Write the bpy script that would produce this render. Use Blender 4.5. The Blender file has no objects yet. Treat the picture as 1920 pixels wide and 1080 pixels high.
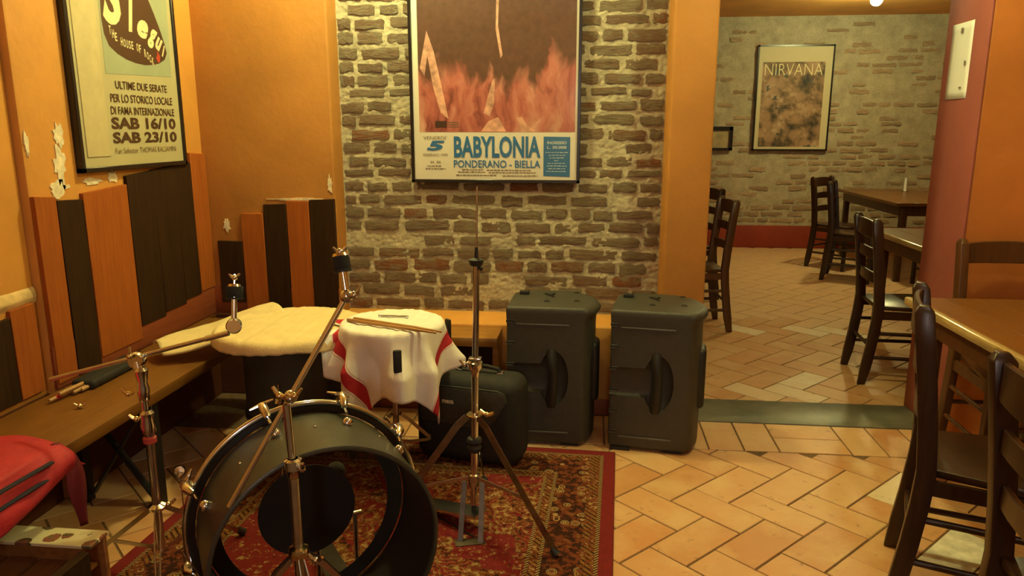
import bpy, bmesh, math, random
from mathutils import Vector, Matrix, noise as mnoise
random.seed(7)
C = bpy.context.scene.collection
S = bpy.context.scene
PI = math.pi
V = Vector

# ---------------------------------------------------------------- camera, world, lights, exposure
cam = bpy.data.objects.new('camera', bpy.data.cameras.new('camera'))
C.objects.link(cam)
cam.data.sensor_width = 36.0
cam.data.lens = 1390.0 * 36.0 / 1920.0
cam.location = (0, 0, 1.42)
cam.rotation_euler = (math.radians(90 - 12.1), 0, math.radians(6.0))
cam.data.clip_start = 0.05
S.camera = cam

w = bpy.data.worlds.new('world'); S.world = w; w.use_nodes = True
w.node_tree.nodes['Background'].inputs[0].default_value = (1.0, 0.72, 0.40, 1)
w.node_tree.nodes['Background'].inputs[1].default_value = 0.02

def lamp(name, loc, power, col, rad=0.06, spot=None, aim=None, blend=0.6):
    l = bpy.data.lights.new(name, 'SPOT' if spot else 'POINT')
    l.energy = power; l.color = col; l.shadow_soft_size = rad
    o = bpy.data.objects.new(name, l); C.objects.link(o); o.location = loc
    if spot:
        l.spot_size = math.radians(spot); l.spot_blend = blend
        d = V(aim) - V(loc); o.rotation_euler = d.to_track_quat('-Z', 'Y').to_euler()
    return o
KEY = (0.90, 0.97, 0.40)
lamp('ceiling_lamp_corner', (-0.95, 3.30, 2.72), 84, KEY, 0.07)
lamp('ceiling_lamp_door', (0.95, 2.65, 2.75), 56, KEY, 0.07)
lamp('fill_light_overhead', (1.0, 0.6, 2.82), 14, (0.88, 1.0, 0.76), 0.12)  # added fill light from above, out of view
lamp('fill_light_behind_camera', (0.1, -2.0, 1.8), 46, (0.90, 0.95, 0.95), 0.2)  # added neutral fill behind the camera, lifts upright faces more than floors
lamp('ceiling_lamp_far', (2.62, 7.65, 2.52), 60, (0.94, 0.95, 0.40), 0.06)
lamp('ceiling_lamp_far_left', (1.2, 5.6, 2.5), 10, (0.85, 1.0, 0.5), 0.08)
S.view_settings.view_transform = 'Standard'
S.view_settings.look = 'None'
S.view_settings.gamma = 1.0
S.view_settings.use_curve_mapping = False
S.view_settings.exposure = 0.18

# ---------------------------------------------------------------- materials
class NT:
    def __init__(s, name):
        s.m = bpy.data.materials.new(name); s.m.use_nodes = True
        s.t = s.m.node_tree; s.n = s.t.nodes; s.b = s.n['Principled BSDF']
        s.tc = s.n.new('ShaderNodeTexCoord')
    def put(s, sock, v):
        if hasattr(v, 'is_output'): s.t.links.new(v, sock)
        elif isinstance(v, (tuple, list)) and len(v) == 3 and sock.type == 'RGBA': sock.default_value = (*v, 1)
        else: sock.default_value = v
    def math(s, op, a, b=0.0, c=0.0):
        n = s.n.new('ShaderNodeMath'); n.operation = op
        s.put(n.inputs[0], a); s.put(n.inputs[1], b)
        if op in ('SMOOTH_MIN', 'COMPARE', 'MULTIPLY_ADD'): s.put(n.inputs[2], c)
        return n.outputs[0]
    def mix(s, f, a, b):
        n = s.n.new('ShaderNodeMix'); n.data_type = 'RGBA'
        s.put(n.inputs['Factor'], f); s.put(n.inputs[6], a); s.put(n.inputs[7], b)
        return n.outputs[2]
    def ramp(s, f, stops, interp='LINEAR'):
        n = s.n.new('ShaderNodeValToRGB'); n.color_ramp.interpolation = interp
        e = n.color_ramp.elements
        while len(e) < len(stops): e.new(0.5)
        for i, (p, c) in enumerate(stops): e[i].position = p; e[i].color = (*c, 1)
        s.put(n.inputs[0], f); return n.outputs[0]
    def map(s, vec, scale=(1, 1, 1), loc=(0, 0, 0), rot=(0, 0, 0)):
        n = s.n.new('ShaderNodeMapping'); s.put(n.inputs[0], vec)
        n.inputs['Scale'].default_value = scale; n.inputs['Location'].default_value = loc; n.inputs['Rotation'].default_value = rot
        return n.outputs[0]
    def noise(s, vec, scale=5, detail=4, rough=0.55, out=0):
        n = s.n.new('ShaderNodeTexNoise'); s.put(n.inputs['Vector'], vec)
        n.inputs['Scale'].default_value = scale; n.inputs['Detail'].default_value = detail; n.inputs['Roughness'].default_value = rough
        return n.outputs[out]
    def voro(s, vec, scale=5, feature='F1', out=0):
        n = s.n.new('ShaderNodeTexVoronoi'); n.feature = feature; s.put(n.inputs['Vector'], vec)
        n.inputs['Scale'].default_value = scale; return n.outputs[out]
    def sep(s, vec):
        n = s.n.new('ShaderNodeSeparateXYZ'); s.put(n.inputs[0], vec); return n.outputs
    def bump(s, h, strength=0.3, dist=0.01):
        n = s.n.new('ShaderNodeBump'); s.put(n.inputs['Height'], h)
        n.inputs['Strength'].default_value = strength; n.inputs['Distance'].default_value = dist
        s.t.links.new(n.outputs[0], s.b.inputs['Normal'])
    def facing(s, f0):
        g = s.n.new('ShaderNodeNewGeometry'); d = s.n.new('ShaderNodeVectorMath'); d.operation = 'DOT_PRODUCT'
        s.t.links.new(g.outputs['Normal'], d.inputs[0]); s.t.links.new(g.outputs['Incoming'], d.inputs[1])
        k = s.math('POWER', s.math('SUBTRACT', 1.0, s.math('ABSOLUTE', d.outputs['Value'])), 5.0)
        return s.math('MULTIPLY_ADD', k, 1 - f0, f0)
    def rnd(s):
        return s.n.new('ShaderNodeObjectInfo').outputs['Random']
    def fin(s, col, rough=0.6, metal=0.0, spec=0.5):
        s.put(s.b.inputs['Base Color'], col); s.put(s.b.inputs['Roughness'], rough)
        s.put(s.b.inputs['Metallic'], metal); s.b.inputs['Specular IOR Level'].default_value = spec
        return s.m

def plain(name, col, rough=0.6, metal=0.0, var=0.12, scale=9, bump=0.0, bscale=60, spec=0.5, stretch=(1, 1, 1), rnd=0.0):
    t = NT(name)
    v = t.map(t.tc.outputs['Object'], stretch)
    n = t.noise(v, scale, 5)
    lo = tuple(c * (1 - var) for c in col); hi = tuple(min(1, c * (1 + var)) for c in col)
    c = t.ramp(n, [(0.3, lo), (0.7, hi)])
    if rnd:
        c = t.mix(t.math('MULTIPLY', t.rnd(), rnd), c, tuple(x * 0.45 for x in col))
    if bump: t.bump(t.noise(v, bscale, 4), bump, 0.004)
    return t.fin(c, rough, metal, spec)

def wood(name, col, dark, rough=0.45, axis=2, scale=6, rnd=0.25, spec=0.5, bump=0.25):
    t = NT(name)
    st = [1.0, 1.0, 1.0]; st[axis] = 0.07
    off = t.n.new('ShaderNodeVectorMath'); off.operation = 'ADD'
    t.put(off.inputs[0], t.tc.outputs['Object'])
    r = t.rnd(); cmb = t.n.new('ShaderNodeCombineXYZ')
    for i in range(3): t.put(cmb.inputs[i], t.math('MULTIPLY', r, 7.0 + i))
    t.put(off.inputs[1], cmb.outputs[0])
    v = t.map(off.outputs[0], tuple(st))
    n = t.noise(v, scale * 9, 6, 0.65)
    n2 = t.noise(off.outputs[0], 5, 3)
    c = t.ramp(n, [(0.28, dark), (0.62, col)])
    c = t.mix(t.math('MULTIPLY', n2, 0.55), c, tuple(x * 0.55 for x in col))
    c = t.mix(t.math('MULTIPLY', r, rnd), c, tuple(x * 0.6 for x in col))
    t.bump(n, bump, 0.002)
    return t.fin(c, rough, 0, spec)

M = {}
def plaster_mat(name, col, chip=(0.72, 0.62, 0.42), amount=0.0):
    t = NT(name); o = t.tc.outputs['Object']
    n = t.noise(o, 2.2, 6, 0.6); n2 = t.noise(o, 17, 5, 0.6)
    c = t.ramp(n, [(0.3, tuple(x * 0.82 for x in col)), (0.7, tuple(min(1, x * 1.1) for x in col))])
    c = t.mix(t.math('MULTIPLY', t.math('GREATER_THAN', t.noise(o, 6.5, 8, 0.7), 0.70), 0.35), c, chip)
    t.bump(t.math('ADD', n2, t.math('MULTIPLY', n, 2.0)), 0.22, 0.01)
    return t.fin(c, 0.62, 0, 0.3)
M['plaster'] = plaster_mat('orange_plaster', (0.62, 0.285, 0.062))
M['plaster_shaded'] = plaster_mat('orange_plaster_shaded', (0.46, 0.20, 0.046))  # the same orange plaster, darkened to hold the back wall's shade
M['plaster_red'] = plaster_mat('brick_red_paint', (0.36, 0.105, 0.085))
M['plaster_rust'] = plaster_mat('rust_orange_paint', (0.52, 0.17, 0.035))
M['dado'] = plaster_mat('dark_red_brown', (0.10, 0.030, 0.012))
M['ledge'] = plain('pale_ochre_plaster', (0.62, 0.44, 0.20), 0.85, 0, 0.3, 14, 0.7, 50)
M['chip'] = plain('bare_plaster', (0.72, 0.62, 0.44), 0.9, 0, 0.25, 30, 0.8, 60)
M['ceiling_far'] = plaster_mat('orange_ceiling_paint', (0.74, 0.36, 0.10))
M['ceiling'] = plain('ceiling_paint', (0.60, 0.36, 0.16), 0.8)

def brick_mat(name, dim=1.0):
    t = NT(name); o = t.tc.outputs['Object']
    off = t.n.new('ShaderNodeVectorMath'); off.operation = 'ADD'
    t.put(off.inputs[0], o); r = t.rnd()
    t.put(off.inputs[1], t.math('MULTIPLY', r, 30.0))
    base = t.ramp(r, [(0.0, (0.33, 0.215, 0.155)), (0.3, (0.39, 0.24, 0.17)), (0.55, (0.42, 0.29, 0.21)), (0.76, (0.38, 0.28, 0.20)), (0.9, (0.42, 0.20, 0.12)), (1.0, (0.45, 0.145, 0.075))])
    n = t.noise(o, 0.9, 8, 0.72); n = t.noise(off.outputs[0], 1.6, 8, 0.75)
    c = t.mix(t.ramp(n, [(0.45, (0, 0, 0)), (0.60, (0.8, 0.8, 0.8))]), base, (0.48, 0.40, 0.29))
    n3 = t.noise(off.outputs[0], 3.5, 7, 0.75)
    c = t.mix(t.ramp(n3, [(0.30, (0.6, 0.6, 0.6)), (0.44, (0, 0, 0))]), c, (0.11, 0.07, 0.045))
    t.bump(t.noise(off.outputs[0], 4.5, 8, 0.75), 0.9, 0.25)
    return t.fin(c, 0.9, 0, 0.15)
M['brick'] = brick_mat('old_brick')
M['brick_far'] = plain('old_brick_far', (0.40, 0.285, 0.185), 0.9, 0, 0.3, 3, 0.6, 6, 0.1, rnd=0.5)
def mortar_mat():
    t = NT('lime_mortar'); o = t.tc.outputs['Object']
    n = t.noise(o, 7, 7, 0.65); n2 = t.noise(o, 55, 6, 0.7)
    c = t.ramp(n, [(0.3, (0.36, 0.31, 0.22)), (0.55, (0.48, 0.42, 0.30)), (0.75, (0.57, 0.50, 0.36))])
    c = t.mix(t.ramp(n2, [(0.3, (0.5, 0.5, 0.5)), (0.5, (0, 0, 0))]), c, (0.20, 0.155, 0.10))
    t.bump(n2, 0.7, 0.008)
    return t.fin(c, 0.92, 0, 0.15)
M['mortar'] = mortar_mat()

def tile_mat(name, k=1.0):
    t = NT(name); o = t.tc.outputs['Object']; r = t.rnd()
    off = t.n.new('ShaderNodeVectorMath'); off.operation = 'ADD'
    t.put(off.inputs[0], o); t.put(off.inputs[1], t.math('MULTIPLY', r, 40.0))
    base = t.ramp(r, [(0.0, (0.50, 0.235, 0.095)), (0.35, (0.57, 0.30, 0.13)), (0.6, (0.60, 0.335, 0.16)), (0.85, (0.56, 0.265, 0.11)), (0.93, (0.62, 0.36, 0.18)), (0.95, (0.74, 0.58, 0.42)), (1.0, (0.76, 0.62, 0.46))])
    n = t.noise(off.outputs[0], 4.5, 6, 0.6)
    c = t.mix(t.ramp(n, [(0.42, (0, 0, 0)), (0.7, (0.7, 0.7, 0.7))]), base, (0.66, 0.45, 0.24))
    n2 = t.noise(off.outputs[0], 22, 6, 0.7)
    c = t.mix(t.ramp(n2, [(0.28, (0.8, 0.8, 0.8)), (0.40, (0, 0, 0))]), c, (0.26, 0.13, 0.06))
    t.bump(n2, 0.25, 0.004)
    ro = t.math('ADD', 0.30, t.math('MULTIPLY', n, 0.3))
    return t.fin(c, ro, 0, 0.4)
M['tile'] = tile_mat('terracotta_tile')
M['tile_white'] = plain('pale_stone_tile', (0.74, 0.68, 0.56), 0.25, 0, 0.3, 16, 0.3, 40)
M['grout'] = plain('dark_grout', (0.15, 0.085, 0.04), 0.9, 0, 0.3, 40, 0.4)
def slate_mat():
    t = NT('slate'); o = t.tc.outputs['Object']
    n = t.noise(o, 4, 7, 0.65)
    c = t.ramp(n, [(0.3, (0.07, 0.072, 0.058)), (0.55, (0.15, 0.148, 0.115)), (0.75, (0.22, 0.205, 0.15))])
    t.bump(t.noise(o, 30, 5), 0.3, 0.004)
    return t.fin(c, 0.42, 0, 0.5)
M['slate'] = slate_mat()

M['plank_orange'] = wood('orange_stained_plank', (0.43, 0.118, 0.018), (0.29, 0.068, 0.011), 0.75, spec=0.2)
M['plank_dark'] = wood('dark_stained_plank', (0.046, 0.020, 0.007), (0.020, 0.009, 0.003), 0.8, spec=0.15)
M['red_board'] = wood('red_brown_board', (0.34, 0.085, 0.03), (0.22, 0.05, 0.02), 0.55, axis=1)
M['bench'] = wood('bench_wood', (0.25, 0.105, 0.018), (0.14, 0.055, 0.011), 0.42, axis=1)
M['bench_x'] = wood('bench_wood_x', (0.42, 0.19, 0.035), (0.24, 0.10, 0.02), 0.4, axis=0)
M['chair'] = wood('dark_walnut', (0.050, 0.020, 0.009), (0.022, 0.009, 0.005), 0.32)
M['chair_mid'] = wood('brown_walnut', (0.12, 0.046, 0.016), (0.05, 0.02, 0.009), 0.36)
M['chair_light'] = wood('honey_wood', (0.36, 0.15, 0.045), (0.22, 0.085, 0.025), 0.38)
M['table'] = wood('table_wood', (0.23, 0.092, 0.022), (0.125, 0.047, 0.013), 0.30, axis=1)
M['table_edge'] = wood('worn_table_edge', (0.60, 0.42, 0.17), (0.22, 0.12, 0.05), 0.22, axis=1)
M['crate'] = wood('crate_wood', (0.42, 0.16, 0.04), (0.20, 0.07, 0.02), 0.5, axis=1)
M['stick'] = wood('hickory', (0.50, 0.27, 0.09), (0.36, 0.18, 0.06), 0.4, axis=0)
M['black_metal'] = plain('black_metal', (0.014, 0.012, 0.012), 0.45, 0, 0.2)
M['black_frame'] = plain('black_lacquer', (0.014, 0.010, 0.009), 0.3, 0, 0.2)
M['chrome'] = plain('chrome', (0.68, 0.71, 0.75), 0.13, 1.0, 0.03)
M['chrome_worn'] = plain('worn_chrome', (0.54, 0.53, 0.52), 0.26, 1.0, 0.15, 30)
M['iron'] = plain('dull_iron', (0.16, 0.13, 0.10), 0.4, 1.0, 0.2, 30)
M['brass'] = plain('gilt_metal', (0.72, 0.62, 0.38), 0.2, 1.0, 0.05)
M['rubber'] = plain('black_rubber', (0.015, 0.014, 0.014), 0.65, 0, 0.2)
M['felt'] = plain('dark_felt', (0.018, 0.018, 0.018), 0.95, 0, 0.2)
M['shell'] = plain('satin_black_shell', (0.042, 0.041, 0.030), 0.36, 0, 0.15, 20, 0.15, 90)
M['shell_in'] = plain('bare_shell_interior', (0.012, 0.010, 0.009), 0.6)
M['dot'] = plain('black_dot', (0.008, 0.007, 0.007), 0.6)
M['speaker'] = plain('moulded_grey_plastic', (0.048, 0.047, 0.040), 0.42, 0, 0.1, 30, 0.5, 320)
M['speaker_dark'] = plain('dark_plastic', (0.014, 0.014, 0.014), 0.5)
M['speaker_ridge'] = plain('grey_plastic_ridge', (0.10, 0.10, 0.095), 0.3)
M['case'] = plain('black_nylon', (0.014, 0.013, 0.012), 0.75, 0, 0.2, 40, 0.5, 300)
M['case_flap'] = plain('charcoal_nylon', (0.040, 0.036, 0.024), 0.6, 0, 0.2, 40, 0.5, 300)
M['yellow_cloth'] = plain('cream_fleece', (0.74, 0.60, 0.30), 0.95, 0, 0.06, 14, 0.6, 160)
M['red_cloth'] = plain('red_nylon_cloth', (0.42, 0.014, 0.026), 0.7, 0, 0.15, 12, 0.4, 120)
M['red_dark'] = plain('dark_red_webbing', (0.16, 0.012, 0.022), 0.8)
M['navy'] = plain('dark_navy_fabric', (0.016, 0.012, 0.030), 0.85)
M['white'] = plain('white_paper', (0.80, 0.78, 0.76), 0.7, 0, 0.03)
M['paper'] = plain('cream_poster_paper', (0.50, 0.46, 0.28), 0.6, 0, 0.05, 3)
M['paper_strip'] = plain('pale_paper_strip', (0.56, 0.49, 0.29), 0.6, 0, 0.08, 22)
M['paper_white'] = plain('off_white_poster_paper', (0.80, 0.76, 0.66), 0.6, 0, 0.03, 3)
M['blue_green'] = plain('pale_blue_green_ink', (0.34, 0.40, 0.29), 0.6, 0, 0.1, 5)
M['ink'] = plain('dark_brown_ink', (0.055, 0.022, 0.012), 0.6)
M['ink_soft'] = plain('grey_brown_ink', (0.20, 0.15, 0.09), 0.6)
M['ink_cream'] = plain('cream_ink', (0.78, 0.70, 0.42), 0.6)
M['ink_red'] = plain('red_ink', (0.50, 0.05, 0.03), 0.6)
M['ink_blue'] = plain('blue_ink', (0.012, 0.16, 0.42), 0.55, 0, 0.05)
M['ink_pale_blue'] = plain('pale_text_on_blue', (0.55, 0.65, 0.72), 0.6)
M['ceramic'] = plain('white_ceramic', (0.82, 0.82, 0.80), 0.2)
def glass_mat(name, amt=0.06, rough=0.03):
    t = NT(name)
    tr = t.n.new('ShaderNodeBsdfTransparent'); gl = t.n.new('ShaderNodeBsdfGlossy'); gl.inputs['Roughness'].default_value = rough
    fr = t.facing(0.04)
    mx = t.n.new('ShaderNodeMixShader')
    t.put(mx.inputs[0], t.math('ADD', fr, amt)); t.t.links.new(tr.outputs[0], mx.inputs[1]); t.t.links.new(gl.outputs[0], mx.inputs[2])
    t.t.links.new(mx.outputs[0], t.n['Material Output'].inputs[0]); return t.m
M['glass'] = glass_mat('picture_glass', 0.0, 0.06)
def head_mat():
    t = NT('clear_drum_film')
    tr = t.n.new('ShaderNodeBsdfTransparent'); tr.inputs[0].default_value = (0.80, 0.76, 0.68, 1)
    gl = t.n.new('ShaderNodeBsdfGlossy'); gl.inputs['Roughness'].default_value = 0.12
    fr = t.facing(0.03)
    mx = t.n.new('ShaderNodeMixShader')
    t.put(mx.inputs[0], fr); t.t.links.new(tr.outputs[0], mx.inputs[1]); t.t.links.new(gl.outputs[0], mx.inputs[2])
    t.t.links.new(mx.outputs[0], t.n['Material Output'].inputs[0]); return t.m
M['head'] = head_mat()
def emit_mat(name, col, s):
    t = NT(name); e = t.n.new('ShaderNodeEmission'); e.inputs[0].default_value = (*col, 1); e.inputs[1].default_value = s
    t.t.links.new(e.outputs[0], t.n['Material Output'].inputs[0]); return t.m
M['bulb'] = emit_mat('lit_bulb', (1.0, 0.86, 0.5), 40)

# ---------------------------------------------------------------- mesh helpers
def link(name, me, parent=None, loc=(0, 0, 0), rotz=0.0):
    o = bpy.data.objects.new(name, me); C.objects.link(o)
    o.location = loc; o.rotation_euler = (0, 0, rotz)
    if parent is not None: o.parent = parent
    return o
def frame_of(d):
    d = V(d).normalized()
    a = V((0, 0, 1)) if abs(d.z) < 0.9 else V((1, 0, 0))
    u = d.cross(a).normalized(); return u, d.cross(u).normalized(), d
class MB:
    def __init__(s): s.v = []; s.f = []; s.uv = None
    def add(s, vs, fs):
        k = len(s.v); s.v += [V(p) for p in vs]; s.f += [tuple(i + k for i in f) for f in fs]; return s
    def box(s, c, size, rot=None, taper=1.0):
        c = V(c); hx, hy, hz = [x / 2 for x in size]; p = []
        for z in (-1, 1):
            k = taper if z > 0 else 1.0
            for x, y in ((-1, -1), (1, -1), (1, 1), (-1, 1)): p.append(V((x * hx * k, y * hy * k, z * hz)))
        if rot is not None: p = [rot @ q for q in p]
        return s.add([c + q for q in p], [(3, 2, 1, 0), (4, 5, 6, 7), (0, 1, 5, 4), (1, 2, 6, 5), (2, 3, 7, 6), (3, 0, 4, 7)])
    def bar(s, a, b, wd, th, up=(0, 0, 1)):            # flat bar from a to b
        a, b = V(a), V(b); d = (b - a); L = d.length; d.normalize()
        u = d.cross(V(up)); u = u.normalized() if u.length > 1e-5 else frame_of(d)[0]
        n = u.cross(d)
        R = Matrix((u, n, d)).transposed()
        return s.box((a + b) / 2, (wd, th, L), R)
    def tube(s, pts, r, seg=12, caps=True, flat=1.0):
        pts = [V(p) for p in pts]; n = len(pts)
        rs = r if isinstance(r, (list, tuple)) else [r] * n
        u = None; vs = []; fs = []
        for i, p in enumerate(pts):
            d = (pts[min(i + 1, n - 1)] - pts[max(i - 1, 0)]).normalized()
            if u is None: u, w_, _ = frame_of(d)
            else:
                u = (u - d * u.dot(d)).normalized(); w_ = d.cross(u)
            for k in range(seg):
                a = 2 * PI * k / seg
                vs.append(p + (u * math.cos(a) + w_ * math.sin(a) * flat) * rs[i])
        for i in range(n - 1):
            for k in range(seg):
                k2 = (k + 1) % seg
                fs.append((i * seg + k, i * seg + k2, (i + 1) * seg + k2, (i + 1) * seg + k))
        if caps:
            fs.append(tuple(range(seg))[::-1]); fs.append(tuple((n - 1) * seg + k for k in range(seg)))
        return s.add(vs, fs)
    def lathe(s, prof, c=(0, 0, 0), axis=(0, 0, 1), seg=24, closed=False):   # prof: (radius, height) list
        u, w_, d = frame_of(axis); c = V(c); vs = []; fs = []; n = len(prof)
        for r, h in prof:
            for k in range(seg):
                a = 2 * PI * k / seg; vs.append(c + d * h + (u * math.cos(a) + w_ * math.sin(a)) * max(r, 1e-4))
        m = n if closed else n - 1
        for i in range(m):
            j = (i + 1) % n
            for k in range(seg):
                k2 = (k + 1) % seg; fs.append((i * seg + k, i * seg + k2, j * seg + k2, j * seg + k))
        return s.add(vs, fs)
    def ball(s, c, r, seg=12, rings=8, sc=(1, 1, 1)):
        k = len(s.v)
        s.lathe([(r * math.sin(PI * i / rings), -r * math.cos(PI * i / rings)) for i in range(rings + 1)], (0, 0, 0), (0, 0, 1), seg)
        for i in range(k, len(s.v)): q = s.v[i]; s.v[i] = V(c) + V((q.x * sc[0], q.y * sc[1], q.z * sc[2]))
        return s
    def prism(s, poly, a, b, fn=None):                  # poly of (p,q); fn maps (p,q,h) to a point
        fn = fn or (lambda p, q, h: (p, q, h)); n = len(poly)
        vs = [fn(p, q, a) for p, q in poly] + [fn(p, q, b) for p, q in poly]
        return s.add(vs, [tuple(range(n))[::-1], tuple(range(n, 2 * n))] + [(i, (i + 1) % n, n + (i + 1) % n, n + i) for i in range(n)])
    def build(s, name, mat, parent=None, off=(0, 0, 0), bevel=0.0, seg=2, smooth=True, angle=38, xf=None):
        off = V(off); me = bpy.data.meshes.new(name)
        vs = s.v if xf is None else [xf @ p for p in s.v]
        me.from_pydata([p - off for p in vs], [], s.f); me.validate(); 
        bm = bmesh.new(); bm.from_mesh(me)
        bmesh.ops.recalc_face_normals(bm, faces=bm.faces)
        if bevel:
            es = [e for e in bm.edges if len(e.link_faces) == 2 and e.calc_face_angle(0) > 0.5]
            bmesh.ops.bevel(bm, geom=es, offset=bevel, segments=seg, profile=0.5, affect='EDGES', clamp_overlap=True)
        bm.to_mesh(me); bm.free()
        me.materials.append(M[mat] if isinstance(mat, str) else mat)
        if smooth:
            me.polygons.foreach_set('use_smooth', [True] * len(me.polygons)); me.set_sharp_from_angle(angle=math.radians(angle))
        return link(name, me, parent)
def thing(name, label, cat, loc=(0, 0, 0), rotz=0.0, group=None):
    o = bpy.data.objects.new(name, None); C.objects.link(o); o.location = loc; o.rotation_euler = (0, 0, rotz)
    o.empty_display_size = 0.1
    return tag(o, label, cat, group)
def tag(o, label, cat, group=None):
    o['label'] = label; o['category'] = cat
    if group: o['group'] = group
    return o
def struct(o): o['kind'] = 'structure'; return o
def copy_tree(o, parent=None):
    c = o.copy(); C.objects.link(c)
    if parent is not None: c.parent = parent
    for ch in list(o.children): copy_tree(ch, c)
    return c
def cut(o, cutters):
    for c in cutters:
        m = o.modifiers.new('b', 'BOOLEAN'); m.operation = 'DIFFERENCE'; m.object = c; m.solver = 'EXACT'
    bpy.context.view_layer.update()
    dg = bpy.context.evaluated_depsgraph_get()
    me = bpy.data.meshes.new_from_object(o.evaluated_get(dg)); o.modifiers.clear(); o.data = me
    me.polygons.foreach_set('use_smooth', [True] * len(me.polygons)); me.set_sharp_from_angle(angle=math.radians(35))
    for c in cutters: bpy.data.objects.remove(c)
def letters(s, mat, parent, O, U, W, rect, off=(0, 0, 0), bold=0.0, name='lettering', shear=0.0, rot=0.0, just='fill'):
    """flat printed text: rect = (u0, v0, u1, v1) on the plane O + u U + v W"""
    cu = bpy.data.curves.new('t', 'FONT'); cu.body = s; cu.offset = bold; cu.extrude = 0.0; cu.resolution_u = 3; cu.shear = shear
    o = bpy.data.objects.new('t', cu); C.objects.link(o)
    bpy.context.view_layer.update()
    me = bpy.data.meshes.new_from_object(o.evaluated_get(bpy.context.evaluated_depsgraph_get()))
    bpy.data.objects.remove(o)
    xs = [v.co.x for v in me.vertices]; ys = [v.co.y for v in me.vertices]
    x0, x1, y0, y1 = min(xs), max(xs), min(ys), max(ys)
    u0, v0, u1, v1 = rect; O, U, W = V(O), V(U), V(W); cu_, cv_ = (u0 + u1) / 2, (v0 + v1) / 2
    cr, sr = math.cos(rot), math.sin(rot)
    for v in me.vertices:
        a = (v.co.x - x0) / (x1 - x0) * (u1 - u0) - (u1 - u0) / 2; b = (v.co.y - y0) / max(1e-6, y1 - y0) * (v1 - v0) - (v1 - v0) / 2
        a, b = a * cr - b * sr, a * sr + b * cr
        v.co = O + U * (cu_ + a) + W * (cv_ + b) - V(off)
    me.materials.clear(); me.materials.append(M[mat])
    return link(name, me, parent)
def sheet(nu, nv, fn, name, mat, parent=None, off=(0, 0, 0), thick=0.0, uv=None, smooth=True):
    me = bpy.data.meshes.new(name); off = V(off)
    vs = [V(fn(i / nu, j / nv)) - off for j in range(nv + 1) for i in range(nu + 1)]
    fs = [(j * (nu + 1) + i, j * (nu + 1) + i + 1, (j + 1) * (nu + 1) + i + 1, (j + 1) * (nu + 1) + i) for j in range(nv) for i in range(nu)]
    n0 = len(vs)
    me.from_pydata(vs, [], fs)
    if uv:
        l = me.uv_layers.new(name='uv')
        for lp in me.loops:
            k = lp.vertex_index; l.data[lp.index].uv = uv((k % (nu + 1)) / nu, (k // (nu + 1)) / nv)
    me.materials.append(M[mat] if isinstance(mat, str) else mat)
    o = link(name, me, parent)
    if thick:
        m = o.modifiers.new('s', 'SOLIDIFY'); m.thickness = thick; m.offset = 0
        bpy.context.view_layer.update()
        me2 = bpy.data.meshes.new_from_object(o.evaluated_get(bpy.context.evaluated_depsgraph_get())); o.modifiers.clear(); o.data = me2; me = me2
    if smooth: me.polygons.foreach_set('use_smooth', [True] * len(me.polygons))
    return o
# ---------------------------------------------------------------- room shell
def wbox(mb, x0, x1, y0, y1, z0, z1): return mb.box(((x0 + x1) / 2, (y0 + y1) / 2, (z0 + z1) / 2), (x1 - x0, y1 - y0, z1 - z0))
fl = struct(wbox(MB(), -2.3, 5.6, -2.6, 9.6, -0.12, -0.004).build('floor', 'grout', smooth=False))
cl = struct(wbox(MB(), -2.3, 3.4, -2.6, 3.6, 2.9, 3.0).build('ceiling_near', 'ceiling', smooth=False))
cf = struct(wbox(MB(), -1.2, 5.6, 3.88, 9.6, 2.69, 2.8).build('ceiling_far', 'ceiling_far', smooth=False))
struct(wbox(MB(), -2.3, 3.4, -2.7, -2.6, 0, 2.9).build('wall_behind', 'plaster', smooth=False))
struct(wbox(MB(), 3.3, 3.4, -2.6, 3.49, 0, 2.9).build('wall_side', 'plaster', smooth=False))

wl = MB()
wbox(wl, -2.3, -2.0, 2.47, 3.72, 0, 2.9); wbox(wl, -2.3, -2.03, -2.6, 2.47, 0, 2.9)
wall_left = struct(wl.build('wall_left', 'plaster', bevel=0.012, seg=2))
wb = MB()
wbox(wb, -2.1, -1.30, 3.70, 3.95, 0, 2.9); wbox(wb, 0.36, 0.56, 3.58, 3.88, 0, 2.9)
wbox(wb, 0.56, 1.67, 3.58, 3.88, 2.35, 2.9); wbox(wb, -1.30, 0.36, 3.60, 3.95, 2.5, 2.9)
wall_back = struct(wb.build('wall_back', 'plaster_shaded', bevel=0.012, seg=3))
lw = wbox(MB(), -1.30, 0.36, 3.585, 3.95, 0, 0.46).build('sill', 'plaster', wall_back, bevel=0.012, seg=3)
wr = wbox(MB(), 1.672, 3.4, 3.49, 3.88, 0, 2.9)
wall_right = struct(wr.build('wall_right', 'plaster_rust', bevel=0.015, seg=3))
wbox(MB(), 1.662, 1.674, 3.487, 3.88, 0, 2.9).build('door_jamb', 'plaster_red', wall_right, bevel=0.005)
struct(wbox(MB(), -1.2, -1.1, 3.95, 9.6, 0, 2.69).build('wall_far_left', 'plaster_shaded', smooth=False))
struct(wbox(MB(), 5.5, 5.6, 3.88, 9.6, 0, 2.69).build('wall_far_right', 'plaster_rust', smooth=False))
for i, (x0, x1) in enumerate(((-1.6, 0.362),)):
    b = wbox(MB(), -1.27, 0.36, 3.570, 3.586, 0, 0.082).build('baseboard_back', 'red_board', bevel=0.003); struct(b)
struct(wbox(MB(), -1.1, 5.5, 9.255, 9.275, 0, 0.272).build('baseboard_far', plaster_mat('dark_red_dado', (0.30, 0.045, 0.022)), bevel=0.003))
struct(wbox(MB(), 0.55, 1.675, 3.545, 3.86, -0.02, 0.004).build('trim_1', 'slate', bevel=0.002))

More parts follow.
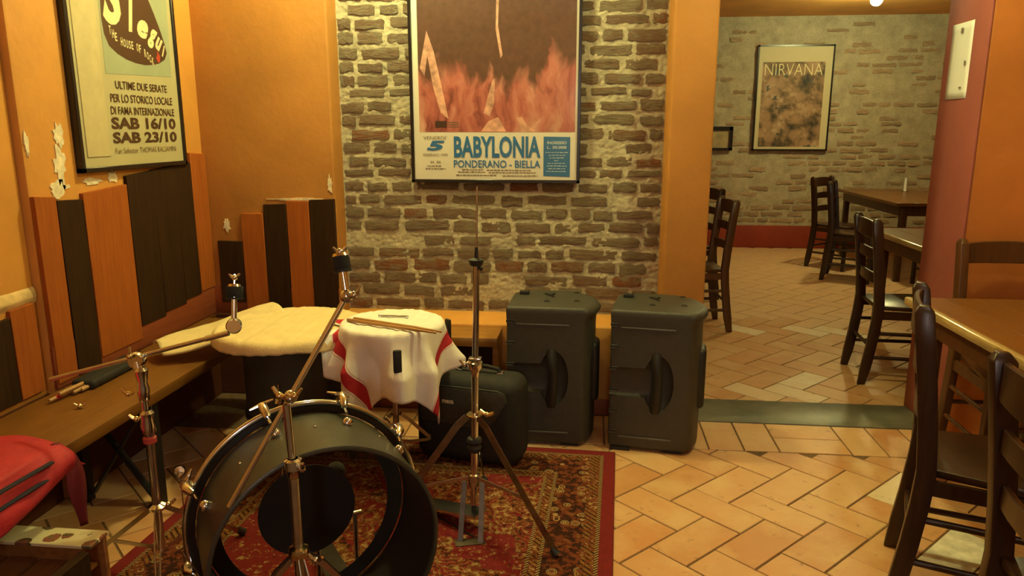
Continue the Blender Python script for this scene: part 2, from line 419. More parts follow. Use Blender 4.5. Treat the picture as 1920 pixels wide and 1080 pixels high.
# --- brickwork: shared irregular brick shapes, scaled per brick
def brick_mesh(k):
    n = 18; ring = []; R = random.Random(k)
    for i in range(n):
        t = i / n * 4; s_, f_ = int(t), t - int(t)
        p = [(-.5 + f_, -.5), (.5, -.5 + f_), (.5 - f_, .5), (-.5, .5 - f_)][s_]
        ring.append((p[0] * (1 - 0.10 * R.random()), p[1] * (1 - 0.36 * R.random())))
    vs = [(x, 0.0, z) for x, z in ring] + [(x * 0.965, -0.55 - 0.35 * R.random(), z * 0.93) for x, z in ring] + [(0.15 * R.uniform(-1, 1), -1.05 - 0.2 * R.random(), 0.1 * R.uniform(-1, 1))]
    fs = [(i, (i + 1) % n, n + (i + 1) % n, n + i) for i in range(n)] + [(n + i, n + (i + 1) % n, 2 * n) for i in range(n)]
    me = bpy.data.meshes.new('brick'); me.from_pydata(vs, [], fs); me.materials.append(M['brick'])
    me.polygons.foreach_set('use_smooth', [True] * len(me.polygons)); return me
BR = [brick_mesh(k) for k in range(28)]
BF = [m.copy() for m in BR[:14]]
for m in BF: m.name = 'brick'; m.materials[0] = M['brick_far']
def relief(x0, x1, z0, z1, y, step, amp, name, mat, parent):
    nu, nv = int((x1 - x0) / step), int((z1 - z0) / step)
    def fn(u, v):
        x, z = x0 + u * (x1 - x0), z0 + v * (z1 - z0); p = V((x * 6, y, z * 6))
        h = mnoise.fractal(p, 1.0, 2.0, 4) + 0.55 * mnoise.noise(V((x * 42, 3, z * 60))) + 0.35 * mnoise.noise(V((x * 110, 9, z * 110)))
        return (x, y - amp * h, z)
    return sheet(nu, nv, fn, name, mat, parent)
def bricks(x0, x1, z0, z1, y, pitch, lens, parent, prob, limit=9999, far=False, h=0.063, d=0.006):
    R = random.Random(11); out = []; z = z0 + pitch * 0.5; row = 0
    while z < z1:
        x = x0 - R.random() * 0.12; hh = h * R.uniform(0.85, 1.08)
        if R.random() < 0.14: hh *= 0.7
        while x < x1 - 0.03:
            L = R.choice(lens) * R.uniform(0.88, 1.12)
            a, b = max(x, x0 + 0.006), min(x + L, x1 - 0.006)
            if b - a > 0.05 and R.random() < prob(a, z):
                out.append(((a + b) / 2, z + R.uniform(-.005, .005), b - a, hh * R.uniform(0.86, 1.1)))
            x += L + R.uniform(0.012, 0.022)
        z += pitch * (1 if hh > h * 0.8 else 0.86); row += 1
    for cx, cz, L, hh in out[:limit]:
        o = link('brick', R.choice(BF if far else BR), parent, (cx, y, cz)); o.scale = (L * R.choice((-1, 1)), d * R.uniform(0.75, 1.3), hh * R.choice((-1, 1)))
        o.rotation_euler = (0, R.uniform(-.02, .02), 0)
    if len(out) > limit:
        mb = MB()
        for cx, cz, L, hh in out[limit:]:
            me = R.choice(BR); mb.add([(cx + p.co.x * L, y + p.co.y * d, cz + p.co.z * hh) for p in me.vertices], [tuple(f.vertices) for f in me.polygons])
        s_ = mb.build('brick_stuff', 'brick', parent); s_['kind'] = 'stuff'; s_.name = 'small_bricks'
    return len(out)
bw = relief(-1.305, 0.365, 0.45, 2.5, 3.842, 0.0065, 0.0068, 'brickwork', 'mortar', wall_back)
wbox(MB(), -1.30, 0.36, 3.86, 3.95, 0.4, 2.55).build('brick_backing', 'mortar', wall_back, smooth=False)
nb = bricks(-1.30, 0.36, 0.465, 2.30, 3.842, 0.0695, [0.11, 0.14, 0.17, 0.19, 0.23], bw, lambda x, z: 0.84 if 0.62 < z < 0.85 else 0.95)

wall_far = struct(relief(-1.1, 5.5, 0.0, 2.70, 9.27, 0.03, 0.011, 'wall_far', 'mortar', None))
nf = bricks(1.0, 4.4, 0.30, 2.66, 9.272, 0.076, [0.15, 0.2, 0.23, 0.26], wall_far, lambda x, z: 0.72 if z < 1.1 else (0.5 if z < 1.7 else 0.25), 300, True, 0.062, 0.010)

# --- terracotta floor: herringbone lattice clipped to each room, straight course along the wall
def proj(p):
    y6 = math.radians(6.0); P = math.radians(12.1)
    x = p[0] * math.cos(y6) + p[1] * math.sin(y6); y = -p[0] * math.sin(y6) + p[1] * math.cos(y6); z = p[2] - 1.42
    d = y * math.cos(P) - z * math.sin(P); v = y * math.sin(P) + z * math.cos(P)
    return (960 + 1390 * x / d, 540 - 1390 * v / d, d) if d > 0.05 else (-9e9, -9e9, d)
def seen(p, m=150):
    a = proj(p); return -m < a[0] < 1920 + m and -m < a[1] < 1080 + m
def clip(poly, fn):
    out = []; n = len(poly)
    for i in range(n):
        a, b = poly[i], poly[(i + 1) % n]; fa, fb = fn(a), fn(b)
        if fa >= 0: out.append(a)
        if fa * fb < 0: t = fa / (fa - fb); out.append((a[0] + (b[0] - a[0]) * t, a[1] + (b[1] - a[1]) * t))
    return out
def tile_poly(poly, z=0.0, t=0.012, ch=0.0025):
    cx = sum(p[0] for p in poly) / len(poly); cy = sum(p[1] for p in poly) / len(poly)
    def ins(p):
        L = math.hypot(p[0] - cx, p[1] - cy); k = max(0, 1 - ch * 1.4 / max(L, 1e-4)); return (cx + (p[0] - cx) * k, cy + (p[1] - cy) * k)
    n = len(poly); q = [ins(p) for p in poly]
    vs = [(x - cx, y - cy, -t) for x, y in poly] + [(x - cx, y - cy, -ch) for x, y in poly] + [(x - cx, y - cy, 0) for x, y in q]
    fs = [(i, (i + 1) % n, n + (i + 1) % n, n + i) for i in range(n)] + [(n + i, n + (i + 1) % n, 2 * n + (i + 1) % n, 2 * n + i) for i in range(n)] + [tuple(2 * n + i for i in range(n))]
    return (cx, cy, z), vs, fs
TA = math.radians(46.2); TU = (math.cos(TA), math.sin(TA)); TV = (-TU[1], TU[0]); TO = (0.223, 2.8176); UW = 0.1575; GP = 0.0032
polys = []
def lat(a, b): return (TO[0] + TU[0] * a * UW + TV[0] * b * UW, TO[1] + TU[1] * a * UW + TV[1] * b * UW)
for i in range(-46, 60):
    for j in range(-46, 60):
        r = (i + j + 1) % 4
        if r == 0: w_, h_ = 2, 1
        elif r == 2: w_, h_ = 1, 2
        else: continue
        g = GP / UW
        base = [lat(i + g, j + g), lat(i + w_ - g, j + g), lat(i + w_ - g, j + h_ - g), lat(i + g, j + h_ - g)]
        c = lat(i + w_ / 2, j + h_ / 2)
        if not (-2.2 < c[0] < 5.4 and 1.6 < c[1] < 9.5) or not seen((c[0], c[1], 0)): continue
        if -1.35 < c[0] < -0.15 and c[1] < 2.95: continue                     # under the rug
        if c[1] < 3.4:
            p = clip(base, lambda q: 3.208 - q[1]); 
            if c[0] > 1.9 and c[1] > 3.2: continue
        else:
            if c[0] < 0.2 and c[1] < 4.1: continue
            p = clip(clip(base, lambda q: q[1] - 3.868), lambda q: 9.25 - q[1])
        if len(p) > 2 and abs(sum(p[k][0] * p[(k + 1) % len(p)][1] - p[(k + 1) % len(p)][0] * p[k][1] for k in range(len(p)))) > 0.004: polys.append(p)
x = -1.9; kind = 0; pat = [0.16, 0.16, 0.315, 0.16, 0.16, 0.16, 0.315]
x = 0.70 - 0.315 * 9 + 0.16 * 0; seqx = []
x = -1.95
while x < 2.0: seqx.append(x); x += 0.158
def rect(x0, x1, y0, y1): g = 0.0035; return [(x0 + g, y0 + g), (x1 - g, y0 + g), (x1 - g, y1 - g), (x0 + g, y1 - g)]
xs = 0.562; seq = []                                                                 # straight course: 1 upright, 2 laid, 3 upright, 2 laid ...
for L in (0.157, 0.157, 0.315, 0.157, 0.157, 0.315, 0.157): seq.append((xs, L)); xs += L
xs = 0.562
for L in (0.157, 0.315, 0.157, 0.157, 0.157, 0.315, 0.157, 0.157, 0.157, 0.315): xs -= L; seq.append((xs, L))
for xs, L in seq:
    y1 = 3.545 if xs > 0.5 else 3.568
    if L < 0.2: polys.append(rect(xs, xs + L, 3.214, y1))
    else: polys.append(rect(xs, xs + L, 3.214, 3.375)); polys.append(rect(xs, xs + L, 3.375, y1))
polys.sort(key=lambda p: p[0][0] ** 2 + p[0][1] ** 2)
full = None
for p in polys[:292]:
    loc, vs, fs = tile_poly(p, random.uniform(-0.0008, 0.0006))
    me = bpy.data.meshes.new('tile'); me.from_pydata(vs, [], fs)
    cx, cy = loc[0], loc[1]
    me.materials.append(M['tile_white'] if (abs(cx - 1.36) < 0.1 and abs(cy - 2.52) < 0.10) else M['tile'])
    link('tile', me, fl, loc)
mb = MB()
for p in polys[292:]:
    loc, vs, fs = tile_poly(p, 0.0); mb.add([(a + loc[0], b + loc[1], c_ + loc[2]) for a, b, c_ in vs], fs)
if mb.v: o = mb.build('far_tiles', 'tile', fl, smooth=False); o['kind'] = 'stuff'
print('BRICKS', nb, nf, 'TILES', len(polys))

# --- stained planks nailed to the plaster
def plank(parent, wall, a, b, z0, z1, mat, t=0.018, ztop=None):
    mb = MB(); zt = z1 if ztop is None else ztop
    if wall == 'left':
        xw = -2.0 if a > 2.46 else -2.03
        poly = [(a, z0), (b, z0), (b, zt), (a, z1)]; mb.prism(poly, 0, 1, lambda p, q, h: (xw - 0.002 + (t + 0.002) * h, p, q)); off = (xw, (a + b) / 2, (z0 + z1) / 2)
    else:
        poly = [(a, z0), (b, z0), (b, zt), (a, z1)]; mb.prism(poly, 0, 1, lambda p, q, h: (p, 3.702 - (t + 0.002) * h, q)); off = ((a + b) / 2, 3.7, (z0 + z1) / 2)
    o = mb.build('plank', mat, parent, off=off, bevel=0.002, seg=1); o.location = off; return o
G = 0.004
for a, b, z0, z1, zt, m in [
        (2.474, 2.582, 0.475, 1.182, 1.172, 'plank_orange'), (2.588, 2.728, 0.47, 1.158, 1.150, 'plank_dark'),
        (2.734, 3.018, 0.50, 1.172, 1.188, 'plank_orange'), (3.024, 3.215, 0.555, 1.222, 1.235, 'plank_dark'), (3.217, 3.40, 0.572, 1.238, 1.248, 'plank_dark'), (3.402, 3.548, 0.59, 1.25, 1.258, 'plank_dark'),
        (3.552, 3.698, 0.60, 1.305, 1.295, 'plank_orange'),
        (2.325, 2.44, 0.465, 0.795, 0.80, 'plank_orange'), (2.20, 2.32, 0.465, 0.765, 0.77, 'plank_dark'), (2.05, 2.195, 0.465, 0.80, 0.80, 'plank_orange'), (1.9, 2.045, 0.465, 0.78, 0.78, 'plank_dark')]:
    plank(wall_left, 'left', a, b, z0, z1, m, ztop=zt)
for a, b, z0, z1, zt, m in [(-1.946, -1.812, 0.515, 0.845, 0.843, 'plank_dark'), (-1.808, -1.687, 0.48, 0.991, 0.993, 'plank_orange'), (-1.683, -1.562, 0.48, 1.038, 1.043, 'plank_dark'),
        (-1.558, -1.439, 0.48, 1.058, 1.058, 'plank_orange'), (-1.435, -1.302, 0.48, 1.064, 1.070, 'plank_dark')]:
    plank(wall_back, 'back', a, b, z0, z1, m, ztop=zt)
wbox(MB(), -2.0, -1.986, 2.47, 3.69, 0.455, 0.62).build('skirting_board', 'red_board', wall_left, bevel=0.002)
wbox(MB(), -1.986, -1.30, 3.686, 3.7, 0.455, 0.60).build('skirting_board', 'red_board', wall_back, bevel=0.002)

wbox(MB(), -2.031, -2.022, 0.5, 2.468, 0, 0.44).build('dado', 'dado', wall_left)  # thin dark red-brown sheets over the wall below bench height
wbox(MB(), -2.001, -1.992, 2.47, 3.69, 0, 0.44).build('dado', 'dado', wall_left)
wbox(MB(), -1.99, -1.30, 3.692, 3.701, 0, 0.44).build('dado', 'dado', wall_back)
# --- chipped patches of bare plaster
def chips(parent, spots, fn, name='bare_patch'):
    for (cx, cz, rx, rz, k) in spots:
        R = random.Random(k); n = 22; poly = []
        for i in range(n):
            a = 2 * PI * i / n; r = R.uniform(0.55, 1.15)
            poly.append((cx + math.cos(a) * rx * r, cz + math.sin(a) * rz * r))
        MB().prism(poly, -0.002, 0.0035, fn).build(name, 'chip', parent)
chips(wall_left, [(2.645, 1.285, 0.035, 0.085, 1), (2.625, 1.20, 0.055, 0.035, 2), (2.66, 1.40, 0.03, 0.05, 3), (2.82, 1.215, 0.08, 0.014, 4), (2.95, 1.225, 0.035, 0.03, 9), (3.42, 1.262, 0.06, 0.014, 5), (2.49, 1.37, 0.012, 0.05, 12)], lambda p, q, h: (-2.0 + h, p, q))
chips(wall_left, [(2.33, 1.36, 0.03, 0.075, 6)], lambda p, q, h: (-2.03 + h, p, q))
chips(wall_back, [(-1.895, 0.93, 0.022, 0.04, 7), (-1.325, 1.14, 0.014, 0.05, 8), (-1.49, 1.066, 0.16, 0.008, 10)], lambda p, q, h: (p, 3.7 - h, q))
sheet(16, 6, lambda u, v: (-2.03 + 0.012 * math.sin(PI * min(1, v * 1.02)) + 0.006 * mnoise.noise(V((u * 9, v * 4, 1))), 1.7 + u * 0.765, 0.793 + v * (0.062 + 0.02 * mnoise.noise(V((u * 6, 2, 2)))) + 0.008 * mnoise.noise(V((u * 7, 2, 2)))), 'plaster_ledge', 'ledge', wall_left)
# ---------------------------------------------------------------- rug
def rug_mat():
    t = NT('oriental_rug'); o = t.tc.outputs['Object']; sx, sy, _ = t.sep(o)[:3]
    ax = t.math('SUBTRACT', 0.82, t.math('ABSOLUTE', sx)); ay = t.math('SUBTRACT', 1.15, t.math('ABSOLUTE', sy))
    d = t.math('MINIMUM', ax, ay)
    red = (0.205, 0.018, 0.020); dark = (0.034, 0.012, 0.008); cream = (0.40, 0.27, 0.11); gold = (0.24, 0.115, 0.03); rust = (0.17, 0.04, 0.016)
    jig = t.noise(o, 60, 3)
    fine = t.voro(o, 78)
    n = t.noise(o, 16, 6, 0.72); n2 = t.noise(o, 38, 5, 0.7); vor = t.voro(o, 9.0); vor2 = t.voro(t.map(o, (1, 1, 1), (3.3, 1.7, 0)), 17)
    # field: red ground with gold and cream arabesques and dark outlines
    ring = t.math('SINE', t.math('MULTIPLY', t.math('ADD', vor, t.math('MULTIPLY', n2, 0.35)), 42))
    fld = t.mix(t.math('MULTIPLY', t.math('GREATER_THAN', n, 0.52), 1.0), red, rust)
    fld = t.mix(t.math('GREATER_THAN', ring, 0.45), fld, gold)
    fld = t.mix(t.math('MULTIPLY', t.math('GREATER_THAN', n2, 0.56), t.math('GREATER_THAN', n, 0.46)), fld, cream)
    fld = t.mix(t.math('LESS_THAN', n2, 0.42), fld, dark)
    medal = t.math('GREATER_THAN', t.noise(o, 2.6, 2), 0.5)
    fld = t.mix(t.math('MULTIPLY', medal, t.math('GREATER_THAN', jig, 0.40)), fld, t.mix(t.math('GREATER_THAN', n2, 0.60), red, cream))
    # main border: dark ground with rosettes
    ros = t.math('LESS_THAN', vor2, 0.34); ctr = t.math('LESS_THAN', vor2, 0.12)
    mb_ = t.mix(t.math('GREATER_THAN', n2, 0.50), dark, rust)
    mb_ = t.mix(t.math('MULTIPLY', ros, t.math('GREATER_THAN', t.math('SINE', t.math('MULTIPLY', vor2, 70)), -0.1)), mb_, cream)
    mb_ = t.mix(ctr, mb_, red)
    mb_ = t.mix(t.math('GREATER_THAN', n2, 0.61), mb_, gold)
    # beaded guard stripes
    run = t.math('ADD', sx, sy)
    bead = t.math('GREATER_THAN', t.math('SINE', t.math('MULTIPLY', t.math('SUBTRACT', sy, sx), 420)), 0.0)
    gb = t.mix(bead, dark, cream)
    gs = t.mix(t.math('GREATER_THAN', t.math('SINE', t.math('MULTIPLY', run, 230)), 0.35), gold, dark); gs = t.mix(t.math('GREATER_THAN', n2, 0.50), gs, rust); gs = t.mix(t.math('GREATER_THAN', n2, 0.60), gs, cream)
    c = fld
    for lim, col in ((0.292, gb), (0.280, gs), (0.250, gb), (0.238, mb_), (0.110, gs), (0.064, gb), (0.050, red)):
        c = t.mix(t.math('LESS_THAN', d, lim), c, col)
    c = t.mix(t.math('MULTIPLY', jig, 0.45), c, (0.05, 0.02, 0.012))
    t.bump(t.noise(o, 260, 3), 0.6, 0.004)
    return t.fin(c, 0.95, 0, 0.1)
M['rug'] = rug_mat(); M['fringe'] = plain('cream_fringe', (0.55, 0.44, 0.26), 0.95)
rug = thing('rug', 'red oriental patterned rug spread under the drum hardware on the tiled floor', 'rug', (-0.727, 2.005, 0.0), math.radians(-2.2))
mb = MB().box((0, 0, 0.004), (1.64, 2.30, 0.008)); mb.build('pile', 'rug', rug, bevel=0.003, seg=1)
mb = MB()
for i in range(150):
    x = -0.815 + i * 0.0109; mb.bar((x, 1.148, 0.004), (x + random.uniform(-.004, .004), 1.168 + random.uniform(0, .006), 0.002), 0.006, 0.003)
f = mb.build('fringe', 'fringe', rug); f['kind'] = 'stuff'

# ---------------------------------------------------------------- posters
XL = -2.0
p = thing('framed_poster', 'black framed cream poster with the black egg logo on the orange left wall', 'poster', (XL, 3.12, 1.25))
o0 = (XL, 3.12, 1.25); PX = XL + 0.022
def fr(mb, y0, y1, z0, z1, wd, dp): 
    for a in ((y0, y0 + wd, z0, z1), (y1 - wd, y1, z0, z1), (y0, y1, z0, z0 + wd), (y0, y1, z1 - wd, z1)): wbox(mb, XL, XL + dp, *a)
mb = MB(); fr(mb, 2.735, 3.505, 1.250, 2.33, 0.020, 0.030); mb.build('frame', 'black_frame', p, o0, bevel=0.002, seg=1)
wbox(MB(), XL + 0.004, XL + 0.020, 2.753, 3.487, 1.268, 2.312).build('print', 'paper', p, o0)
LU, LW = (0, 1, 0), (0, 0, 1)
def onwall(poly, name, mat, h=0.0008): MB().prism(poly, 0, h, lambda a, b, c_: (XL + 0.0203 + c_, a, b)).build(name, mat, p, o0)
wbox(MB(), XL + 0.020, XL + 0.0235, 2.782, 2.928, 1.31, 2.28).build('paper_strip', 'paper_strip', p, o0, bevel=0.001, seg=1)
onwall([(2.953, 1.642), (3.442, 1.660), (3.470, 2.26), (2.96, 2.26)], 'printed_panel', 'blue_green')
egg = [(2.968, 1.93), (2.963, 1.86), (2.970, 1.80), (2.995, 1.755), (3.045, 1.728), (3.105, 1.71), (3.17, 1.70), (3.24, 1.697), (3.30, 1.703), (3.352, 1.714), (3.40, 1.735), (3.422, 1.765), (3.412, 1.80), (3.385, 1.86), (3.345, 1.93), (3.30, 2.0), (3.24, 2.07), (3.17, 2.12), (3.10, 2.12), (3.03, 2.08), (2.99, 2.01)]
ec = (3.19, 1.89)
onwall([(ec[0] + (a - ec[0]) * 1.035, ec[1] + (b - ec[1]) * 1.045) for a, b in egg], 'printed_rim', 'ink_cream', 0.0004)
onwall(egg, 'printed_oval', 'ink', 0.0010)
PO = (XL + 0.0222, 0, 0)
def lt(s, mat, rect, **k): return letters(s, mat, p, PO, LU, LW, rect, o0, **k)
for s_, r_, rt in (('S', (2.985, 1.838, 3.125, 2.05), -0.12), ('l', (3.140, 1.828, 3.190, 1.975), 0.0), ('e', (3.205, 1.810, 3.285, 1.892), -0.25), ('g', (3.284, 1.770, 3.342, 1.865), -0.4), ('u', (3.338, 1.768, 3.384, 1.830), -0.5), ('i', (3.384, 1.745, 3.402, 1.80), -0.3)):
    lt(s_, 'ink_cream', r_, bold=0.05, shear=0.25, rot=rt, name='logo_letter')
for k, ch in enumerate('THE HOUSE OF ROCK'):
    if ch == ' ': continue
    u = k / 16; a = 3.004 + u * 0.29; b = 1.836 - 0.055 * u - 0.030 * math.sin(u * 5.2) * (1 - u) - 0.045 * u * u
    lt(ch, 'ink_cream', (a, b - 0.034, a + 0.0135, b), bold=0.02, name='logo_letter')
onwall([(3.330, 1.735), (3.342, 1.752), (3.340, 1.772), (3.352, 1.760), (3.364, 1.745), (3.358, 1.722), (3.345, 1.716)], 'printed_mark', 'ink_red', 0.0014)
for s_, r_, bd in (('ULTIME DUE SERATE', (3.008, 1.585, 3.392, 1.618), 0.012), ('PER LO STORICO LOCALE', (2.966, 1.530, 3.428, 1.564), 0.012), ('DI FAMA INTERNAZIONALE', (2.960, 1.480, 3.436, 1.513), 0.012),
                   ('SAB 16/10', (2.955, 1.420, 3.440, 1.470), 0.035), ('SAB 23/10', (2.955, 1.361, 3.440, 1.408), 0.035)): lt(s_, 'ink', r_, bold=bd)
lt('Fun Selector THOMAS BALSAMINI', 'ink_soft', (2.962, 1.318, 3.425, 1.342), bold=0.0)
wbox(MB(), XL + 0.0245, XL + 0.0258, 2.754, 3.486, 1.269, 2.311).build('glass_pane', 'glass', p, o0, smooth=False)

YB = 3.842; X0, X1, Z0, Z1 = -0.922, -0.056, 1.150, 2.36
p = thing('framed_poster', 'large black framed concert poster with blue lettering on the brick wall above the hi-hat stand', 'poster', (-0.49, YB, Z0)); o0 = (-0.49, YB, Z0)
mb = MB(); FY = YB - 0.016
for a in ((X0, X0 + .016, Z0, Z1), (X1 - .016, X1, Z0, Z1), (X0, X1, Z0, Z0 + .016), (X0, X1, Z1 - .016, Z1)): wbox(mb, a[0], a[1], FY - 0.024, FY, a[2], a[3])
mb.build('frame', 'black_frame', p, o0, bevel=0.002, seg=1)
wbox(MB(), X0 + .012, X1 - .012, FY - 0.012, FY, Z0 + .012, Z1 - .012).build('print', 'paper_white', p, o0)
def photo_mat():
    t = NT('reddish_printed_photo'); o = t.tc.outputs['Object']; sx, sy, sz = t.sep(o)[:3]
    warp = t.noise(o, 5, 3, 0.5, 1)
    va = t.n.new('ShaderNodeVectorMath'); va.operation = 'MULTIPLY_ADD'; t.put(va.inputs[0], warp); va.inputs[1].default_value = (0.16, 0.1, 0.3); t.put(va.inputs[2], o)
    st = t.map(va.outputs[0], (1, 1, 0.22))
    n = t.noise(st, 17, 4, 0.6); n2 = t.noise(st, 9, 3, 0.5); n3 = t.noise(o, 30, 5, 0.65)
    red = t.ramp(n, [(0.30, (0.16, 0.035, 0.030)), (0.45, (0.44, 0.12, 0.10)), (0.60, (0.56, 0.21, 0.17)), (0.74, (0.68, 0.38, 0.30))])
    mag = t.mix(t.ramp(sx, [(0.25, (0, 0, 0)), (0.45, (1, 1, 1))]), red, (0.33, 0.075, 0.095))
    red = t.mix(0.5, red, mag)
    h = t.math('ADD', sz, t.math('MULTIPLY', t.math('SUBTRACT', n2, 0.5), -0.75))
    c = t.mix(t.ramp(h, [(0.50, (0, 0, 0)), (0.60, (1, 1, 1))]), red, t.ramp(n3, [(0.3, (0.085, 0.038, 0.026)), (0.7, (0.135, 0.062, 0.042))]))
    pale = t.math('MULTIPLY', t.ramp(n2, [(0.54, (0, 0, 0)), (0.68, (1, 1, 1))]), t.ramp(sz, [(0.25, (1, 1, 1)), (0.48, (0, 0, 0))]))
    c = t.mix(t.math('MULTIPLY', pale, 0.75), c, (0.70, 0.44, 0.32))
    return t.fin(c, 0.5, 0, 0.4)
M['photo'] = photo_mat(); M['pale_pink'] = plain('pale_pink_ink', (0.62, 0.33, 0.25), 0.6, 0, 0.45, 22)
BY = FY - 0.0122
wbox(MB(), -0.877, -0.083, BY - 0.0006, BY, 1.405, 2.335).build('printed_photo', 'photo', p, o0)
def onb(poly, name, mat, h=0.0006, b=0.0006): return MB().prism(poly, b, b + h, lambda a, q, c_: (a, BY - c_, q)).build(name, mat, p, o0)
for poly in ([(-0.868, 1.72), (-0.83, 1.90), (-0.795, 1.80), (-0.76, 1.64), (-0.725, 1.47), (-0.765, 1.50), (-0.80, 1.62), (-0.828, 1.78), (-0.845, 1.68)],
             [(-0.478, 2.05), (-0.465, 2.05), (-0.47, 1.92), (-0.448, 1.78), (-0.458, 1.765), (-0.482, 1.90)],
             [(-0.50, 1.66), (-0.487, 1.67), (-0.49, 1.55), (-0.515, 1.48), (-0.545, 1.50)], [(-0.375, 1.475), (-0.35, 1.48), (-0.325, 1.44), (-0.28, 1.407), (-0.35, 1.407)], [(-0.52, 1.46), (-0.47, 1.48), (-0.43, 1.407), (-0.56, 1.407)]):
    onb(poly, 'printed_figure', 'pale_pink')
onb([(-0.795, 1.428), (-0.735, 1.428), (-0.735, 1.46), (-0.795, 1.46)], 'printed_label', 'ink', b=0.0012)
for k in range(3): onb([(-0.725, 1.430 + k * .011), (-0.675, 1.430 + k * .011), (-0.675, 1.434 + k * .011), (-0.725, 1.434 + k * .011)], 'printed_line', 'ink_soft', b=0.0012)
BO = (0, BY - 0.0012, 0); BU, BW = (1, 0, 0), (0, 0, 1)
def bt(s, mat, rect, **k): return letters(s, mat, p, BO, BU, BW, rect, o0, **k)
onb([(-0.240, 1.186), (-0.106, 1.182), (-0.106, 1.381), (-0.240, 1.383)], 'printed_box', 'ink_blue')
BO = (0, BY - 0.0020, 0)
bt('BABYLONIA', 'ink_blue', (-0.700, 1.276, -0.256, 1.385), bold=0.03)
bt('PONDERANO - BIELLA', 'ink_blue', (-0.702, 1.226, -0.256, 1.264), bold=0.012)
bt('5', 'ink_blue', (-0.842, 1.312, -0.748, 1.362), bold=0.045, shear=0.2)
bt("VENERDI'", 'ink_soft', (-0.858, 1.368, -0.736, 1.385)); bt('FEBBRAIO 1999', 'ink_soft', (-0.860, 1.283, -0.734, 1.297)); bt('H. 22', 'ink_soft', (-0.822, 1.248, -0.770, 1.260), bold=0.02)
bt('INGRESSO', 'ink_pale_blue', (-0.222, 1.345, -0.124, 1.360), bold=0.03); bt('L. 30.000', 'ink_pale_blue', (-0.222, 1.322, -0.124, 1.337), bold=0.03)
R = random.Random(3)
def scribble(x0, x1, z, h, mat):                                       # print too small to read
    mb = MB(); x = x0
    while x < x1 - 0.004:
        L = R.uniform(0.006, 0.02); wbox(mb, x, min(x + L, x1), BY - 0.0020, BY - 0.0012, z, z + h * R.uniform(0.8, 1.1)); x += L + 0.004
    mb.build('small_print', mat, p, o0, smooth=False)
for k, (a, b) in enumerate(((-0.23, -0.115), (-0.215, -0.13), (-0.21, -0.135), (-0.185, -0.165), (-0.22, -0.125), (-0.222, -0.122), (-0.215, -0.13), (-0.225, -0.12))): scribble(a, b, 1.302 - k * 0.0135, 0.004, 'ink_pale_blue')
for a, b, z in ((-0.66, -0.55, 1.214), (-0.53, -0.30, 1.212), (-0.68, -0.54, 1.202), (-0.52, -0.28, 1.2), (-0.69, -0.48, 1.186), (-0.45, -0.27, 1.184), (-0.84, -0.76, 1.232), (-0.85, -0.745, 1.218)): scribble(a, b, z, 0.0045, 'ink_soft')
wbox(MB(), X0 + .012, X1 - .012, BY - 0.0075, BY - 0.0062, Z0 + .012, Z1 - .012).build('glass_pane', 'glass', p, o0, smooth=False)

YF = 9.262
p = thing('framed_poster', 'black framed music poster with wide white margin on the far brick wall', 'poster', (2.33, YF, 1.18)); o0 = (2.33, YF, 1.18)
mb = MB()
for a in ((1.90, 1.918, 1.17, 2.37), (2.742, 2.76, 1.17, 2.37), (1.90, 2.76, 1.17, 1.188), (1.90, 2.76, 2.352, 2.37)): wbox(mb, a[0], a[1], YF - 0.045, YF - 0.02, a[2], a[3])
mb.build('frame', 'black_frame', p, o0)
wbox(MB(), 1.91, 2.75, YF - 0.035, YF - 0.02, 1.18, 2.36).build('print', plain('aged_white_paper', (0.58, 0.51, 0.32), 0.6, 0, 0.03), p, o0)
def crowd_mat():
    t = NT('blurred_printed_crowd'); o = t.tc.outputs['Object']
    n = t.noise(o, 5.5, 3, 0.6); v = t.voro(o, 6.5)
    c = t.ramp(n, [(0.36, (0.02, 0.018, 0.012)), (0.47, (0.13, 0.08, 0.04)), (0.56, (0.30, 0.18, 0.10)), (0.66, (0.48, 0.34, 0.22)), (0.78, (0.16, 0.15, 0.11))])
    c = t.mix(t.ramp(v, [(0.25, (0.7, 0.7, 0.7)), (0.5, (0, 0, 0))]), c, (0.40, 0.24, 0.14))
    c = t.mix(t.math('GREATER_THAN', t.noise(o, 7, 3), 0.64), c, (0.07, 0.075, 0.06))
    return t.fin(c, 0.6)
wbox(MB(), 1.965, 2.665, YF - 0.0362, YF - 0.035, 1.215, 2.18).build('printed_photo', crowd_mat(), p, o0)
letters('NIRVANA', 'ink_cream', p, (0, YF - 0.037, 0), BU, BW, (1.99, 2.03, 2.64, 2.16), o0, bold=-0.016)
p = thing('picture_frame', 'small black picture frame beside the pillar edge on the far brick wall', 'picture frame', (1.52, YF, 1.16)); o0 = (1.52, YF, 1.16)
mb = MB()
for a in ((1.36, 1.40, 1.17, 1.45), (1.63, 1.67, 1.17, 1.45), (1.36, 1.67, 1.405, 1.45), (1.36, 1.67, 1.17, 1.20)): wbox(mb, a[0], a[1], YF - 0.05, YF - 0.02, a[2], a[3])
mb.build('frame', 'black_frame', p, o0)
wbox(MB(), 1.39, 1.64, YF - 0.03, YF - 0.02, 1.19, 1.42).build('print', plain('faded_print', (0.40, 0.31, 0.16), 0.7, 0, 0.3, 8), p, o0)
p = thing('notice', 'white paper notice taped to the red door jamb', 'notice', (1.662, 3.72, 1.56)); o0 = (1.662, 3.72, 1.56)
sheet(6, 10, lambda u, v: (1.6605 - 0.0025 * math.sin(PI * u) * (1 - v), 3.615 + 0.20 * u, 1.555 + 0.335 * v), 'sheet', 'white', p, o0, thick=0.0008)
